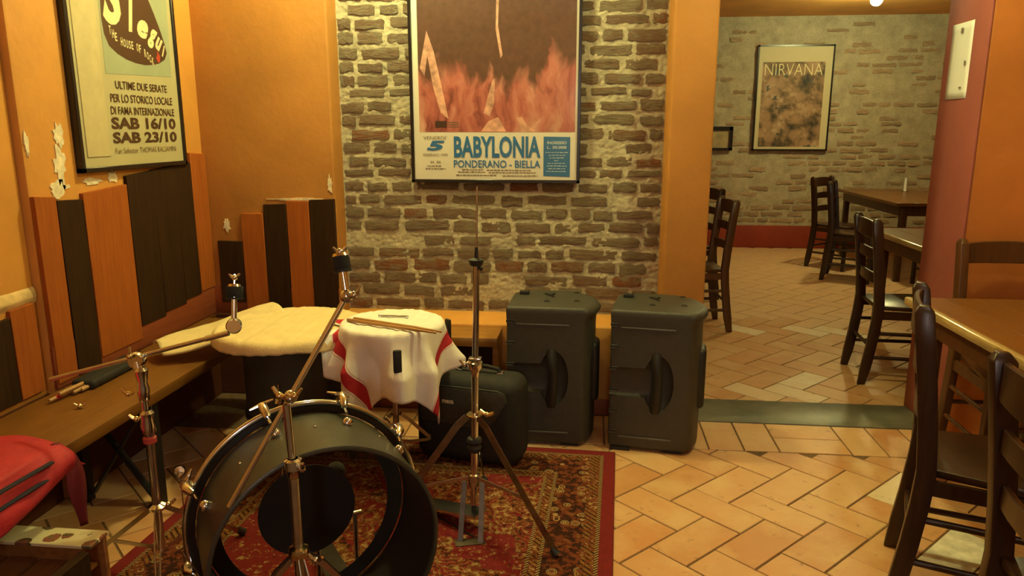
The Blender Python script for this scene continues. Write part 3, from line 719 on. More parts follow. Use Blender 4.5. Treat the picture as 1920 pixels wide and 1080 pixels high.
for k, (a, z, l, h) in enumerate(((3.70, 1.845, 0.02, 0.022), (3.645, 1.70, 0.012, 0.02), (3.66, 1.60, 0.02, 0.008))): wbox(MB(), 1.654, 1.6548, a, a + l, z, z + h).build('printed_mark', 'ink_soft', p, o0)

# ---------------------------------------------------------------- benches
b = thing('bench', 'long brown wooden bench on black metal legs along the left wall', 'bench', (-1.79, 2.2, 0.0)); o0 = (-1.79, 2.2, 0)
wbox(MB(), -1.975, -1.60, 0.7, 3.56, 0.415, 0.46).build('seat_board', 'bench', b, o0, bevel=0.005)
for y in (0.95, 2.475):
    for x in (-1.63, -1.93): MB().box((x, y, 0.2075), (0.042, 0.042, 0.415)).build('leg', 'black_metal', b, o0, bevel=0.002, seg=1)
    mb = MB(); mb.bar((-1.90, y, 0.03), (-1.65, y, 0.40), 0.03, 0.008); mb.bar((-1.66, y + 0.012, 0.03), (-1.91, y + 0.012, 0.40), 0.03, 0.008); mb.build('cross_brace', 'black_metal', b, o0)
b = thing('bench', 'low orange-brown wooden bench below the brick niche behind the covered drums', 'bench', (-1.0, 3.46, 0.0)); o0 = (-1.0, 3.46, 0)
wbox(MB(), -1.595, -0.425, 3.375, 3.58, 0.40, 0.445).build('seat_board', 'bench_x', b, o0, bevel=0.004)
wbox(MB(), -0.452, -0.425, 3.40, 3.565, 0.0, 0.40).build('end_board', 'bench_x', b, o0, bevel=0.002, seg=1)
wbox(MB(), -1.55, -1.523, 3.40, 3.565, 0.0, 0.40).build('end_board', 'bench_x', b, o0, bevel=0.002, seg=1)
wbox(MB(), -1.523, -0.452, 3.50, 3.52, 0.25, 0.40).build('back_rail', 'plank_dark', b, o0)

# ---------------------------------------------------------------- loudspeakers
def make_speaker(name, label, loc, rot):
    t = thing(name, label, 'speaker', loc, rot, 'pair of stage loudspeakers')
    pl = [(0.0, 0.0), (0.345, 0.0), (0.372, 0.03), (0.395, 0.10), (0.400, 0.16), (0.385, 0.235), (0.345, 0.31), (0.27, 0.365), (0.10, 0.375), (0.0, 0.30)]
    def outline(k, z): return [((x * k if k > 1 else 0.19 + (x - 0.19) * k), (y * k if k > 1 else 0.16 + (y - 0.16) * k), z) for x, y in pl]
    mb = MB(); n = len(pl)
    lv = [(0.955, 0.012), (0.985, 0.03), (0.99, 0.10), (0.985, 0.56), (0.992, 0.595), (1.045, 0.622), (1.05, 0.634), (0.985, 0.652)]
    vs = []; 
    for k, z in lv: vs += outline(k, z)
    fs = [(j * n + i, j * n + (i + 1) % n, (j + 1) * n + (i + 1) % n, (j + 1) * n + i) for j in range(len(lv) - 1) for i in range(n)]
    fs += [tuple(range(n))[::-1], tuple((len(lv) - 1) * n + i for i in range(n))]
    mb.add(vs, fs); body = mb.build('cabinet', 'speaker', t, bevel=0.012, seg=3, angle=50)
    c1 = MB().box((0.07, 0.0, 0.325), (0.26, 0.064, 0.135)).build('c', 'speaker', None, bevel=0.028, seg=4)
    c2 = MB().ball((0.215, 0.005, 0.325), 1.0, 24, 16, (0.068, 0.034, 0.128)).build('c', 'speaker', None)
    for c in (c1, c2): c.location = loc; c.rotation_euler = (0, 0, rot)
    cut(body, [c1, c2])
    MB().tube([(0.205, 0.016, 0.195), (0.207, 0.004, 0.225), (0.213, 0.0, 0.30), (0.215, 0.0, 0.36), (0.207, 0.004, 0.425), (0.205, 0.016, 0.455)], [0.024, 0.026, 0.021, 0.021, 0.026, 0.024], 14).build('handle', 'speaker_dark', t)
    for z in (0.573, 0.068): MB().box((0.165, 0.001, z), (0.235, 0.008, 0.007)).build('ridge', 'speaker_ridge', t, bevel=0.002)
    for k in range(6):
        z = 0.085 + k * 0.099
        MB().box((0.021, 0.003, z + 0.006), (0.040, 0.006, 0.011)).build('slot', 'speaker_dark', t, bevel=0.002, seg=1)
        MB().box((0.017, 0.002, z - 0.001), (0.030, 0.007, 0.003)).build('slot_rim', 'speaker_ridge', t)
    wbox(MB(), 0.012, 0.10, -0.0, 0.32, 0.0, 0.016).build('foot', 'rubber', t); wbox(MB(), 0.25, 0.33, 0.02, 0.27, 0.0, 0.016).build('foot', 'rubber', t)
    MB().box((0.055, 0.26, 0.660), (0.045, 0.03, 0.018)).build('stacking_foot', 'rubber', t, bevel=0.003)
    MB().prism([(0.15, 0.27), (0.20, 0.205), (0.185, 0.235), (0.20, 0.275)], 0.650, 0.6575).build('corner_rest', 'speaker_dark', t)
    for x, y in ((0.172, 0.125), (0.31, 0.145), (0.30, 0.32)):
        MB().lathe([(0.010, 0), (0.014, 0), (0.014, 0.003), (0.010, 0.003)], (x, y, 0.651), (0, 0, 1), 16, True).build('rigging_point', 'speaker_dark', t)
    mb = MB().box((0.392, 0.16, 0.33), (0.05, 0.14, 0.28)); mb.build('heat_sink', 'speaker_dark', t, bevel=0.022, seg=3)
    return t
make_speaker('loudspeaker', 'dark grey moulded loudspeaker standing behind the black nylon case', (-0.362, 3.175, 0.0), math.radians(-1.5))
make_speaker('loudspeaker', 'dark grey moulded loudspeaker in front of the orange pillar by the doorway', (0.100, 3.165, 0.0), math.radians(-7.5))

# ---------------------------------------------------------------- black case between hi-hat and speaker
t = thing('soft_case', 'black nylon soft case with carrying handle behind the hi-hat stand', 'case', (-0.49, 3.02, 0.009), math.radians(-12))
MB().box((0, 0, 0.195), (0.475, 0.20, 0.39)).build('body', 'case', t, bevel=0.06, seg=5)
fl_ = [(-0.196, 0.335), (-0.185, 0.362), (0.155, 0.362), (0.18, 0.35), (0.188, 0.32), (0.14, 0.235), (0.10, 0.20), (-0.02, 0.19), (-0.05, 0.20), (-0.198, 0.205)]
MB().prism(fl_, 0, 1, lambda a, b_, h: (a, -0.096 - 0.010 * h, b_ - 0.02)).build('flap', 'case_flap', t, bevel=0.003)
MB().tube([(-0.19, -0.100, 0.346), (0.15, -0.100, 0.346), (0.178, -0.100, 0.335), (0.189, -0.100, 0.30)], 0.004, 8).build('piping', 'case_flap', t)
MB().tube([(-0.06, 0, 0.385), (-0.05, 0, 0.41), (0.0, 0, 0.418), (0.07, 0, 0.418), (0.12, 0, 0.41), (0.13, 0, 0.385)], 0.009, 10).build('handle', 'case', t)
for x in (-0.06, 0.13): MB().box((x, 0, 0.392), (0.028, 0.03, 0.012)).build('handle_ring', 'chrome', t, bevel=0.003)
letters('mexa', 'ink_cream', t, (0, -0.1068, 0), (1, 0, 0), (0, 0, 1), (-0.098, 0.272, -0.045, 0.288), (0, 0, 0), bold=0.03)
# ---------------------------------------------------------------- bass drum (near head removed, clear batter head with black dot)
F0 = V((-0.784, 1.874, 0.346)); N0 = V((-0.645, 1.662, 0.346)); AX = (N0 - F0).normalized(); LEN = (N0 - F0).length
RX = AX.cross(V((0, 0, 1))).normalized() * -1                       # picture right
d = thing('bass_drum', 'large black bass drum with clear black-dot head on the red rug', 'drum', (F0.x, F0.y, 0.0)); o0 = (F0.x, F0.y, 0)
if RX.x < 0: RX = -RX
def dp(th, r, h): th = math.radians(th); return F0 + AX * h + RX * (r * math.cos(th)) + V((0, 0, 1)) * (r * math.sin(th))
R1, R2 = 0.298, 0.286
MB().lathe([(R1, 0.0), (R1, LEN), (R1 - 0.004, LEN + 0.003), (R2 + 0.002, LEN + 0.003), (R2, LEN), (R2, 0.0)], F0, AX, 72, True).build('shell', 'shell', d, o0)
MB().lathe([(R2 - 0.0005, LEN - 0.004), (R2 - 0.0005, 0.002), (R2 - 0.002, 0.002), (R2 - 0.002, LEN - 0.004)], F0, AX, 72, True).build('shell_lining', 'shell_in', d, o0)
MB().lathe([(0.322, -0.008), (0.322, -0.030), (0.299, -0.030), (0.299, -0.008)], F0, AX, 72, True).build('hoop', 'black_frame', d, o0)
MB().lathe([(0.324 + 0.0085 * math.cos(2 * PI * k / 10), -0.0125 + 0.0085 * math.sin(2 * PI * k / 10)) for k in range(10)], F0, AX, 90, True).build('hoop_inlay', 'chrome', d, o0)
MB().lathe([(0.0, -0.014), (0.297, -0.014)], F0, AX, 64).build('drumhead', 'head', d, o0)
MB().lathe([(R2 - 0.002, -0.010), (R2 - 0.002, -0.0125), (0.238, -0.0125), (0.238, -0.010)], F0, AX, 64, True).build('muffling_ring', 'shell_in', d, o0)
MB().lathe([(0.0, -0.0105), (0.138, -0.0105), (0.138, -0.0125)], F0, AX, 56).build('dot_patch', 'dot', d, o0)
for th in (35, 70, 107, 155, 196, 232, 268, 304, 338, 1):
    rod = MB().tube([dp(th, 0.334, -0.055), dp(th, 0.334, -0.02), dp(th, 0.320, 0.055)], 0.0042, 8).build('tension_rod', 'chrome', d, o0)
    tn = V((-math.sin(math.radians(th)), 0, 0)); tdir = (dp(th + 1, 0.3, 0) - dp(th, 0.3, 0)).normalized()
    c = dp(th, 0.337, -0.058)
    MB().tube([c - tdir * 0.034, c - tdir * 0.012, c, c + tdir * 0.012, c + tdir * 0.034], [0.0035, 0.006, 0.008, 0.006, 0.0035], 8).build('tee_handle', 'chrome', d, o0)
    MB().tube([dp(th, 0.308, -0.034), dp(th, 0.335, -0.036), dp(th, 0.345, -0.022), dp(th, 0.341, 0.004), dp(th, 0.327, 0.022)], [0.007, 0.011, 0.013, 0.013, 0.009], 10).build('claw_hook', 'chrome', d, o0)
    MB().ball(dp(th, 0.302, 0.085), 1.0, 10, 6, (0.016, 0.016, 0.016)).build('lug', 'chrome', d, o0)
for th in (88, 52, 128): MB().ball(dp(th, 0.299, 0.11), 0.0045, 8, 5).build('bolt', 'chrome', d, o0)
for th in (215, -35):
    a = dp(th, 0.31, 0.12); b = V((a.x + RX.x * 0.16 * (1 if th < 0 else -1) + AX.x * 0.12, a.y + RX.y * 0.16 * (1 if th < 0 else -1) + AX.y * 0.12, 0.012))
    MB().tube([a, a.lerp(b, 0.5), b], 0.006, 10).build('spur', 'chrome', d, o0)
    MB().ball(b, 0.011, 10, 6).build('rubber_foot', 'rubber', d, o0)
# kick pedal behind the batter head
k = F0 - AX * 0.16; t = thing('bass_drum_pedal', 'chrome bass drum pedal seen through the clear bass drum head', 'pedal', (k.x, k.y, 0.0)); o0 = (k.x, k.y, 0)
K = lambda r, h, z: V((F0.x, F0.y, 0)) + RX * r - AX * h + V((0, 0, z))
for s_ in (-0.06, 0.06): MB().tube([K(s_ + .10, 0.10, 0.01), K(s_ + .10, 0.105, 0.25)], 0.008, 10).build('post', 'chrome', t, o0)
MB().tube([K(0.02, 0.105, 0.25), K(0.18, 0.105, 0.25)], 0.008, 10).build('axle', 'chrome', t, o0)
MB().bar(K(0.10, 0.12, 0.045), K(0.10, 0.38, 0.018), 0.075, 0.008).build('footboard', 'chrome_worn', t, o0)
MB().bar(K(0.10, 0.06, 0.012), K(0.10, 0.38, 0.010), 0.05, 0.004).build('base_plate', 'black_metal', t, o0)
MB().tube([K(0.10, 0.105, 0.25), K(0.10, 0.075, 0.40)], 0.004, 8).build('beater_rod', 'chrome', t, o0)
MB().ball(K(0.10, 0.07, 0.42), 0.028, 14, 10).build('beater', 'felt', t, o0)

# ---------------------------------------------------------------- cymbal stands
def wing(mb, c, a, L=0.022, r=0.0045):
    c, a = V(c), V(a).normalized()
    mb.ball(c, 0.0095, 10, 6); mb.tube([c, c + a * L * 0.5 + V((0, 0, .003)), c + a * L + V((0, 0, .012))], [r, r * 1.2, r * 0.9], 8); mb.tube([c, c - a * L * 0.5 + V((0, 0, .003)), c - a * L + V((0, 0, .012))], [r, r * 1.2, r * 0.9], 8); return mb
def topper(t, o0, base, top, seat_r=0.021):
    b, u = V(base), V(top); dr = (u - b).normalized(); L = (u - b).length
    MB().tube([b, b + dr * L * 0.3, b + dr * L * 0.55], [0.0085, 0.0085, 0.0085], 12).build('tilter_post', 'chrome', t, o0)
    MB().tube([b + dr * L * 0.55, b + dr * L * 1.05], 0.0038, 8).build('threaded_rod', 'chrome', t, o0)
    MB().lathe([(0.0, 0), (seat_r, 0.0), (seat_r, 0.006), (0.0, 0.006)], b + dr * L * 0.54, dr, 20).build('washer', 'rubber', t, o0)
    MB().lathe([(0.0, 0.0), (seat_r * 0.93, 0.0), (seat_r, 0.006), (seat_r, 0.026), (seat_r * 0.93, 0.032), (0, 0.032)], b + dr * L * 0.59, dr, 20).build('felt', 'felt', t, o0)
    MB().lathe([(0, 0.0), (0.020, 0.0), (0.017, 0.007), (0, 0.008)], b + dr * L * 0.59 + dr * 0.0325, dr, 18).build('cup_washer', 'brass', t, o0)
    wing(MB(), b + dr * L * 0.98, (1, 0.3, 0), 0.016, 0.0035).build('wing_nut', 'chrome', t, o0)
# stand in front of the bass drum
hub = V((-0.69, 1.575, 0.405)); CX, CY = hub.x, hub.y
t = thing('cymbal_stand', 'chrome boom cymbal stand in front of the bass drum, without cymbal', 'cymbal stand', (CX, CY, 0.008)); o0 = (CX, CY, 0.008)
MB().tube([(CX, CY, 0.14), (CX, CY, 0.632)], 0.0125, 16).build('base_tube', 'chrome_worn', t, o0)
MB().tube([(CX, CY, 0.60), (CX - 0.006, CY, 0.79)], 0.0098, 16).build('upper_tube', 'chrome', t, o0)
MB().lathe([(0.013, 0), (0.021, 0.004), (0.021, 0.026), (0.016, 0.032), (0.0135, 0.05)][::-1], (CX, CY, 0.655), (0, 0, -1), 20).build('height_clamp', 'chrome', t, o0)
wing(MB(), (CX + 0.027, CY - 0.012, 0.635), (0.5, -1, 0.6), 0.02).build('wing_nut', 'chrome', t, o0)
MB().lathe([(0.0135, 0), (0.023, 0.003), (0.025, 0.014), (0.023, 0.026), (0.0135, 0.03)], (CX, CY, 0.395), (0, 0, 1), 20).build('leg_collar', 'brass', t, o0)
wing(MB(), (CX + 0.05, CY - 0.02, 0.402), (1, -0.3, 0), 0.02).build('wing_nut', 'chrome', t, o0)
MB().lathe([(0.0135, 0), (0.02, 0.004), (0.02, 0.022), (0.0135, 0.026)], (CX, CY, 0.145), (0, 0, 1), 18).build('lower_collar', 'chrome', t, o0)
def tripod(t, o0, c, ztop, zlow, angs, R_, wd=0.018, gap=0.009, z0=0.012, zbend=0.03):
    for a in angs:
        a = math.radians(a); u = V((math.cos(a), math.sin(a), 0)); s_ = V((-u.y, u.x, 0)); c0 = V((c[0], c[1], 0)); mb = MB()
        for q in (-1, 1):
            p0 = c0 + u * 0.02 + V((0, 0, ztop)) + s_ * gap * q * 0.7; p1 = c0 + u * (0.055) + V((0, 0, ztop - zbend)) + s_ * gap * q; p2 = c0 + u * R_ + V((0, 0, z0 + 0.01)) + s_ * gap * 0.5 * q
            mb.bar(p0, p1, wd * 0.8, 0.003, tuple(s_)); mb.bar(p1, p2, wd * 0.8, 0.003, tuple(s_))
        leg = mb.build('leg', 'chrome_worn', t, o0)
        f = c0 + u * (R_ + 0.004) + V((0, 0, z0 + 0.006))
        MB().tube([f + V((-0.02 * u.x, -0.02 * u.y, 0.018)), f], [0.012, 0.015], 10).build('rubber_foot', 'rubber', leg, o0)
        fr_ = 0.56; q = (c0 + u * 0.055 + V((0, 0, ztop - zbend))).lerp(c0 + u * R_ + V((0, 0, z0)), fr_)
        MB().bar(c0 + u * 0.018 + V((0, 0, zlow)), q, 0.013, 0.003, tuple(s_)).build('leg_brace', 'chrome_worn', t, o0)
tripod(t, o0, (CX, CY), 0.395, 0.155, (-56, 34, -146), 0.30)
kn = V((-0.701, 1.612, 0.795))
MB().ball(kn, 0.017, 16, 10).build('boom_clamp', 'chrome', t, o0)
wing(MB(), kn + V((-0.022, -0.012, 0.006)), (-0.4, 0.1, 0.2), 0.02, 0.005).build('wing_nut', 'brass', t, o0)
wing(MB(), kn + V((0.018, -0.02, 0.010)), (1, 0, 0.4), 0.02, 0.004).build('wing_nut', 'brass', t, o0)
b0, b1 = V((-0.841, 1.542, 0.538)), V((-0.573, 1.676, 1.030))
MB().tube([b0, b0.lerp(b1, 0.5), b1], 0.0072, 14).build('boom_arm', 'chrome', t, o0)
MB().ball(b1, 0.017, 14, 10).build('tilter_joint', 'chrome', t, o0)
wing(MB(), b1 + V((0.022, -0.012, 0.006)), (1, 0, 0.6), 0.02, 0.004).build('wing_nut', 'chrome', t, o0)
topper(t, o0, b1, V((-0.592, 1.696, 1.135)))
# stand on the left
CX, CY = -1.348, 2.03
t = thing('cymbal_stand', 'chrome boom cymbal stand at left beside the long bench, without cymbal', 'cymbal stand', (CX, CY, 0.008)); o0 = (CX, CY, 0.008)
MB().tube([(CX, CY, 0.10), (CX, CY, 0.50)], 0.0125, 16).build('base_tube', 'chrome_worn', t, o0)
MB().tube([(CX, CY, 0.48), (CX - 0.008, CY, 0.70)], 0.0105, 16).build('upper_tube', 'chrome', t, o0)
MB().lathe([(0.0135, 0), (0.020, 0.004), (0.020, 0.02), (0.0135, 0.024)], (CX, CY, 0.462), (0, 0, 1), 18).build('memory_lock', plain('red_plastic', (0.42, 0.06, 0.05), 0.4), t, o0)
MB().lathe([(0.0125, 0), (0.021, 0.006), (0.023, 0.03), (0.019, 0.05), (0.021, 0.07), (0.012, 0.08)], (CX, CY, 0.492), (0, 0, 1), 20).build('height_clamp', 'chrome', t, o0)
wing(MB(), (CX - 0.03, CY - 0.01, 0.545), (-1, -0.2, 0.1), 0.022, 0.005).build('wing_nut', 'brass', t, o0)
MB().lathe([(0.0115, 0), (0.016, 0.006), (0.018, 0.04), (0.014, 0.06), (0.020, 0.10), (0.012, 0.11)], (CX - 0.004, CY, 0.60), (0, 0, 1), 20).build('boom_tube_collar', 'chrome', t, o0)
wing(MB(), (CX - 0.045, CY - 0.015, 0.628), (-1, 0, 0.3), 0.02, 0.005).build('wing_nut', 'brass', t, o0)
j = V((-1.372, 2.045, 0.728))
MB().lathe([(0.0, -0.018), (0.021, -0.018), (0.026, -0.010), (0.026, 0.010), (0.021, 0.018), (0.0, 0.018)], j, (0.25, -1, 0.1), 22).build('boom_clamp', 'chrome', t, o0)
MB().tube([(CX - 0.008, CY, 0.68), j], [0.014, 0.018], 12).build('boom_neck', 'chrome', t, o0)
wing(MB(), j + V((-0.002, -0.03, 0.02)), (0.2, 0, 1), 0.018, 0.004).build('wing_nut', 'brass', t, o0)
b0, b1 = V((-1.640, 2.01, 0.667)), V((-1.100, 2.105, 0.805))
MB().tube([b0, b0.lerp(b1, 0.5), b1], 0.0070, 14).build('boom_arm', 'chrome_worn', t, o0)
MB().tube([b1.lerp(b0, 0.13), b1], 0.0088, 14).build('boom_sleeve', 'chrome', t, o0)
tj = V((-1.085, 2.112, 0.826))
MB().lathe([(0.0, -0.016), (0.020, -0.016), (0.024, -0.008), (0.024, 0.008), (0.020, 0.016), (0.0, 0.016)], tj, (0.4, -1, 0.1), 22).build('tilter_joint', 'chrome', t, o0)
topper(t, o0, tj, V((-1.086, 2.142, 0.975)), 0.026)
MB().lathe([(0.0135, 0), (0.026, 0.004), (0.028, 0.014), (0.0135, 0.022)], (CX, CY, 0.235), (0, 0, 1), 20).build('leg_collar', 'chrome', t, o0)
wing(MB(), (CX + 0.045, CY - 0.01, 0.262), (1, 0.3, 0.2), 0.022, 0.005).build('wing_nut', 'brass', t, o0)
tripod(t, o0, (CX, CY), 0.24, 0.10, (-62, 60, 172), 0.29)

# ---------------------------------------------------------------- hi-hat stand
HX, HY = -0.392, 2.419
t = thing('hi_hat_stand', 'chrome hi-hat stand with bare pull rod in front of the black case', 'hi-hat stand', (HX, HY, 0.008)); o0 = (HX, HY, 0.008)
ax = lambda z: (HX + 0.006 + 0.020 * (z - 0.4), HY, z)
MB().tube([ax(0.10), ax(0.63)], 0.0130, 18).build('base_tube', 'chrome', t, o0)
MB().tube([ax(0.60), ax(0.975)], 0.0108, 18).build('upper_tube', 'chrome', t, o0)
MB().tube([ax(0.97), ax(1.10), ax(1.236)], [0.0034, 0.0034, 0.0028], 10).build('pull_rod', 'chrome_worn', t, o0)
MB().tube([ax(1.0), ax(1.035)], [0.0075, 0.005], 12).build('rod_sleeve', 'rubber', t, o0)
MB().lathe([(0.0, 0), (0.020, 0.0), (0.0245, 0.012), (0.026, 0.020), (0.012, 0.026), (0.0, 0.027)], ax(0.973), (0, 0, 1), 24).build('cymbal_seat', 'rubber', t, o0)
MB().tube([ax(0.975), V(ax(0.962)) + V((0.02, -0.012, 0))], [0.005, 0.007], 8).build('tilt_screw', 'rubber', t, o0)
MB().lathe([(0.0135, 0), (0.016, 0.02), (0.0265, 0.034), (0.0265, 0.052), (0.018, 0.056), (0.0135, 0.062)], ax(0.583), (0, 0, 1), 22).build('height_clamp', 'chrome', t, o0)
mb = MB().box(V(ax(0.648)) + V((0, -0.004, 0)), (0.044, 0.03, 0.010)); mb.build('clamp_plate', 'chrome', t, o0, bevel=0.003)
wing(MB(), V(ax(0.63)) + V((-0.036, -0.012, 0)), (-1, -0.3, 0.2), 0.016, 0.004).build('wing_nut', 'chrome', t, o0)
MB().lathe([(0.0135, 0), (0.027, 0.0), (0.029, 0.003), (0.027, 0.006), (0.0135, 0.006)], ax(0.440), (0, 0, 1), 24).build('leg_collar', 'brass', t, o0)
wing(MB(), V(ax(0.446)) + V((0.045, -0.015, 0.004)), (1, -0.2, -0.1), 0.026, 0.006).build('wing_nut', 'brass', t, o0)
MB().lathe([(0.0135, 0), (0.020, 0.004), (0.026, 0.02), (0.020, 0.03), (0.028, 0.045), (0.024, 0.055), (0.0135, 0.06)], ax(0.30), (0, 0, 1), 22).build('spring_tension_ring', 'rubber', t, o0)
MB().lathe([(0.0135, 0), (0.019, 0.004), (0.019, 0.045), (0.0135, 0.05)], ax(0.17), (0, 0, 1), 20).build('lower_collar', 'chrome_worn', t, o0)
MB().tube([ax(0.06), ax(0.17)], 0.010, 12).build('linkage', 'rubber', t, o0)
tripod(t, o0, (HX, HY), 0.437, 0.205, (-28, 92, 199), 0.345, 0.032, 0.0)
for s_ in (-1, 1):
    MB().bar((HX + 0.032 * s_, HY - 0.005, 0.19), (HX + 0.036 * s_ + 0.002, HY - 0.10, 0.010), 0.008, 0.018, (1, 0, 0)).build('pedal_frame', 'iron', t, o0)
MB().bar((HX - 0.05, HY - 0.115, 0.006), (HX + 0.05, HY - 0.085, 0.006), 0.045, 0.010).build('heel_plate', 'iron', t, o0)
MB().bar((HX + 0.03, HY - 0.02, 0.075), (HX - 0.20, HY + 0.10, 0.04), 0.075, 0.010).build('footboard', 'chrome_worn', t, o0)
MB().tube([(HX + 0.04, HY - 0.09, 0.008), (HX - 0.20, HY + 0.10, 0.012)], 0.004, 8).build('base_rod', 'black_metal', t, o0)

# ---------------------------------------------------------------- snare drum, towel, floor tom, yellow cloth
SC = V((-0.79, 2.86, 0.0)); ZS = 0.655
t = thing('snare_drum', 'snare drum hidden beneath the white towel with red stripes', 'drum', (SC.x, SC.y, 0.505)); o0 = (SC.x, SC.y, 0.505)
MB().lathe([(0.0, 0.01), (0.176, 0.01), (0.176, 0.135), (0.0, 0.135)], (SC.x, SC.y, 0.505), (0, 0, 1), 40).build('shell', 'shell', t, o0)
for z in (0.517, 0.64): MB().lathe([(0.176, 0), (0.183, 0), (0.183, 0.012), (0.176, 0.012)], (SC.x, SC.y, z - 0.006), (0, 0, 1), 40, True).build('hoop', 'chrome', t, o0)
t = thing('snare_stand', 'snare stand with black rubber-tipped arm gripping the towel-covered snare drum', 'stand', (SC.x, SC.y, 0.0)); o0 = (SC.x, SC.y, 0)
MB().tube([(SC.x, SC.y, 0.10), (SC.x, SC.y, 0.47)], 0.0125, 14).build('base_tube', 'chrome_worn', t, o0)
MB().lathe([(0.013, 0), (0.03, 0.0), (0.03, 0.03), (0.013, 0.03)], (SC.x, SC.y, 0.455), (0, 0, 1), 16).build('basket_hub', 'black_metal', t, o0)
for a in (-72, 48, 168):
    a = math.radians(a); u = V((math.cos(a), math.sin(a), 0)); s_ = V((-u.y, u.x, 0)); c0 = V((SC.x, SC.y, 0))
    MB().tube([c0 + V((0, 0, .47)), c0 + u * 0.12 + V((0, 0, .475)), c0 + u * 0.272 + V((0, 0, .485)), c0 + u * 0.280 + V((0, 0, .53))], 0.008, 10).build('basket_arm', 'chrome_worn', t, o0)
    MB().bar(c0 + u * 0.281 + V((0, 0, .525)), c0 + u * 0.281 + V((0, 0, .615)), 0.032, 0.016, tuple(u)).build('rubber_grip', 'rubber', t, o0, bevel=0.006)
tripod(t, o0, (SC.x, SC.y), 0.25, 0.12, (-80, 40, 160), 0.24, z0=0.010)

def towel_mat():
    t = NT('white_towel_red_stripe'); u = t.n.new('ShaderNodeUVMap').outputs[0]; sx, sy, _ = t.sep(u)[:3]
    e = t.math('ABSOLUTE', t.math('SUBTRACT', sy, 0.5)); e = t.math('SUBTRACT', 0.5, e)          # distance from the long edges
    base = t.ramp(t.noise(t.tc.outputs['Object'], 20, 4), [(0.3, (0.80, 0.76, 0.69)), (0.7, (0.86, 0.82, 0.75))])
    red = t.math('MULTIPLY', t.math('GREATER_THAN', e, 0.118), t.math('LESS_THAN', e, 0.178))
    lo = t.math('MULTIPLY', t.math('GREATER_THAN', e, 0.108), t.math('LESS_THAN', e, 0.113)); hi = t.math('MULTIPLY', t.math('GREATER_THAN', e, 0.183), t.math('LESS_THAN', e, 0.188))
    c = t.mix(red, base, (0.46, 0.035, 0.045)); c = t.mix(t.math('MULTIPLY', t.math('ADD', lo, hi), 0.6), c, (0.55, 0.18, 0.15))
    t.bump(t.noise(t.tc.outputs['Object'], 260, 3), 0.5, 0.003)
    return t.fin(c, 0.9, 0, 0.1)
M['towel'] = towel_mat()
def drape(cx, cy, zt, a, b, rot, r, folds, name, mat, label, cat, thick, nu=90, nv=76, amp=0.06, zmin=0.02, out=0.35, sup=2.0, seed=1, kk=0.025, rest=None):
    cr, sr = math.cos(rot), math.sin(rot)
    def fn(u, v):
        x, y = (u * 2 - 1) * a, (v * 2 - 1) * b
        if sup > 2.0:
            m = max(abs(x / a), abs(y / b)); e = (abs(x / a) ** sup + abs(y / b) ** sup) ** (1 / sup)
            if e > 1e-6: x *= m / e; y *= m / e
        rho = math.hypot(x, y); th = math.atan2(y, x); k = kk
        if rho < r: px, py, dz = x, y, 0.0; h = 0
        else:
            h = rho - r; f = min(1, h / 0.16)
            wob = sum(c * math.sin(n * th + p) for n, c, p in folds) * f
            R = r + k * (1 - math.exp(-h / k)) + (0.06 + out * 0.10) * f * f * out + amp * wob * f; R = max(R, r - 0.006)
            px, py = math.cos(th) * R, math.sin(th) * R; dz = -(h - k * (1 - math.exp(-h / k)) * 0.7)
        q = V((px * cr - py * sr + cx, px * sr + py * cr + cy, zt + dz))
        q.z += 0.0035 * mnoise.noise(V((q.x * 14, q.y * 14, seed))) + 0.004 * mnoise.noise(V((q.x * 40, q.z * 20, seed)))
        q.z = max(q.z, zmin)
        if rest and math.hypot(q.x - rest[0], q.y - rest[1]) < rest[2]: q.z = max(q.z, rest[3])
        return q
    o = sheet(nu, nv, fn, name, mat, None, (cx, cy, zt), thick, uv=lambda u, v: (u, v)); o.location = (cx, cy, zt)
    return tag(o, label, cat)
drape(SC.x, SC.y, ZS, 0.45, 0.38, math.radians(-74), 0.200, [(5, 0.32, 0.6), (9, 0.30, 1.9), (3, 0.25, 0.2), (14, 0.16, 0.4)], 'dish_towel', 'towel', 'white dish towel with red stripes draped over the snare drum', 'towel', 0.003, kk=0.012, amp=0.10, rest=(-1.250, 2.935, 0.318, 0.624))
def drumstick(name, a, b, label, group=None, tip_mat=None):
    a, b = V(a), V(b); d_ = (b - a); L = d_.length; q = d_.to_track_quat('X', 'Z')
    mb = MB().tube([(0, 0, 0), (0.004, 0, 0), (L * 0.72, 0, 0), (L * 0.95, 0, 0), (L * 0.965, 0, 0), (L * 0.985, 0, 0), (L, 0, 0)], [0.005, 0.0072, 0.0072, 0.0042, 0.0036, 0.0052, 0.002], 12)
    o = mb.build(name, 'stick', None); o.location = a; o.rotation_mode = 'QUATERNION'; o.rotation_quaternion = q
    if tip_mat: MB().tube([(0.03, 0, 0), (0.055, 0, 0)], 0.0075, 12).build('painted_band', tip_mat, o)
    return tag(o, label, 'drumstick', group)
drumstick('drumstick', (-0.965, 2.815, ZS + 0.012), (-0.565, 2.655, ZS + 0.013), 'front drumstick of the pair lying across the white towel')
drumstick('drumstick', (-0.945, 2.838, ZS + 0.012), (-0.548, 2.672, ZS + 0.013), 'rear drumstick of the pair lying across the white towel')
t = thing('drum_key', 'small shiny chrome drum key lying on the towel behind the drumsticks', 'drum key', (-0.80, 2.905, ZS + 0.008)); 
MB().tube([(-0.05, 0, 0), (0.0, 0.004, 0.0), (0.03, 0.0, 0)], [0.005, 0.005, 0.004], 8).build('shank', 'chrome', t); MB().box((0.045, 0.0, 0), (0.04, 0.018, 0.006)).build('handle', 'chrome', t, bevel=0.002); MB().ball((-0.055, 0, 0), 0.008, 8, 6).build('socket', 'chrome', t)

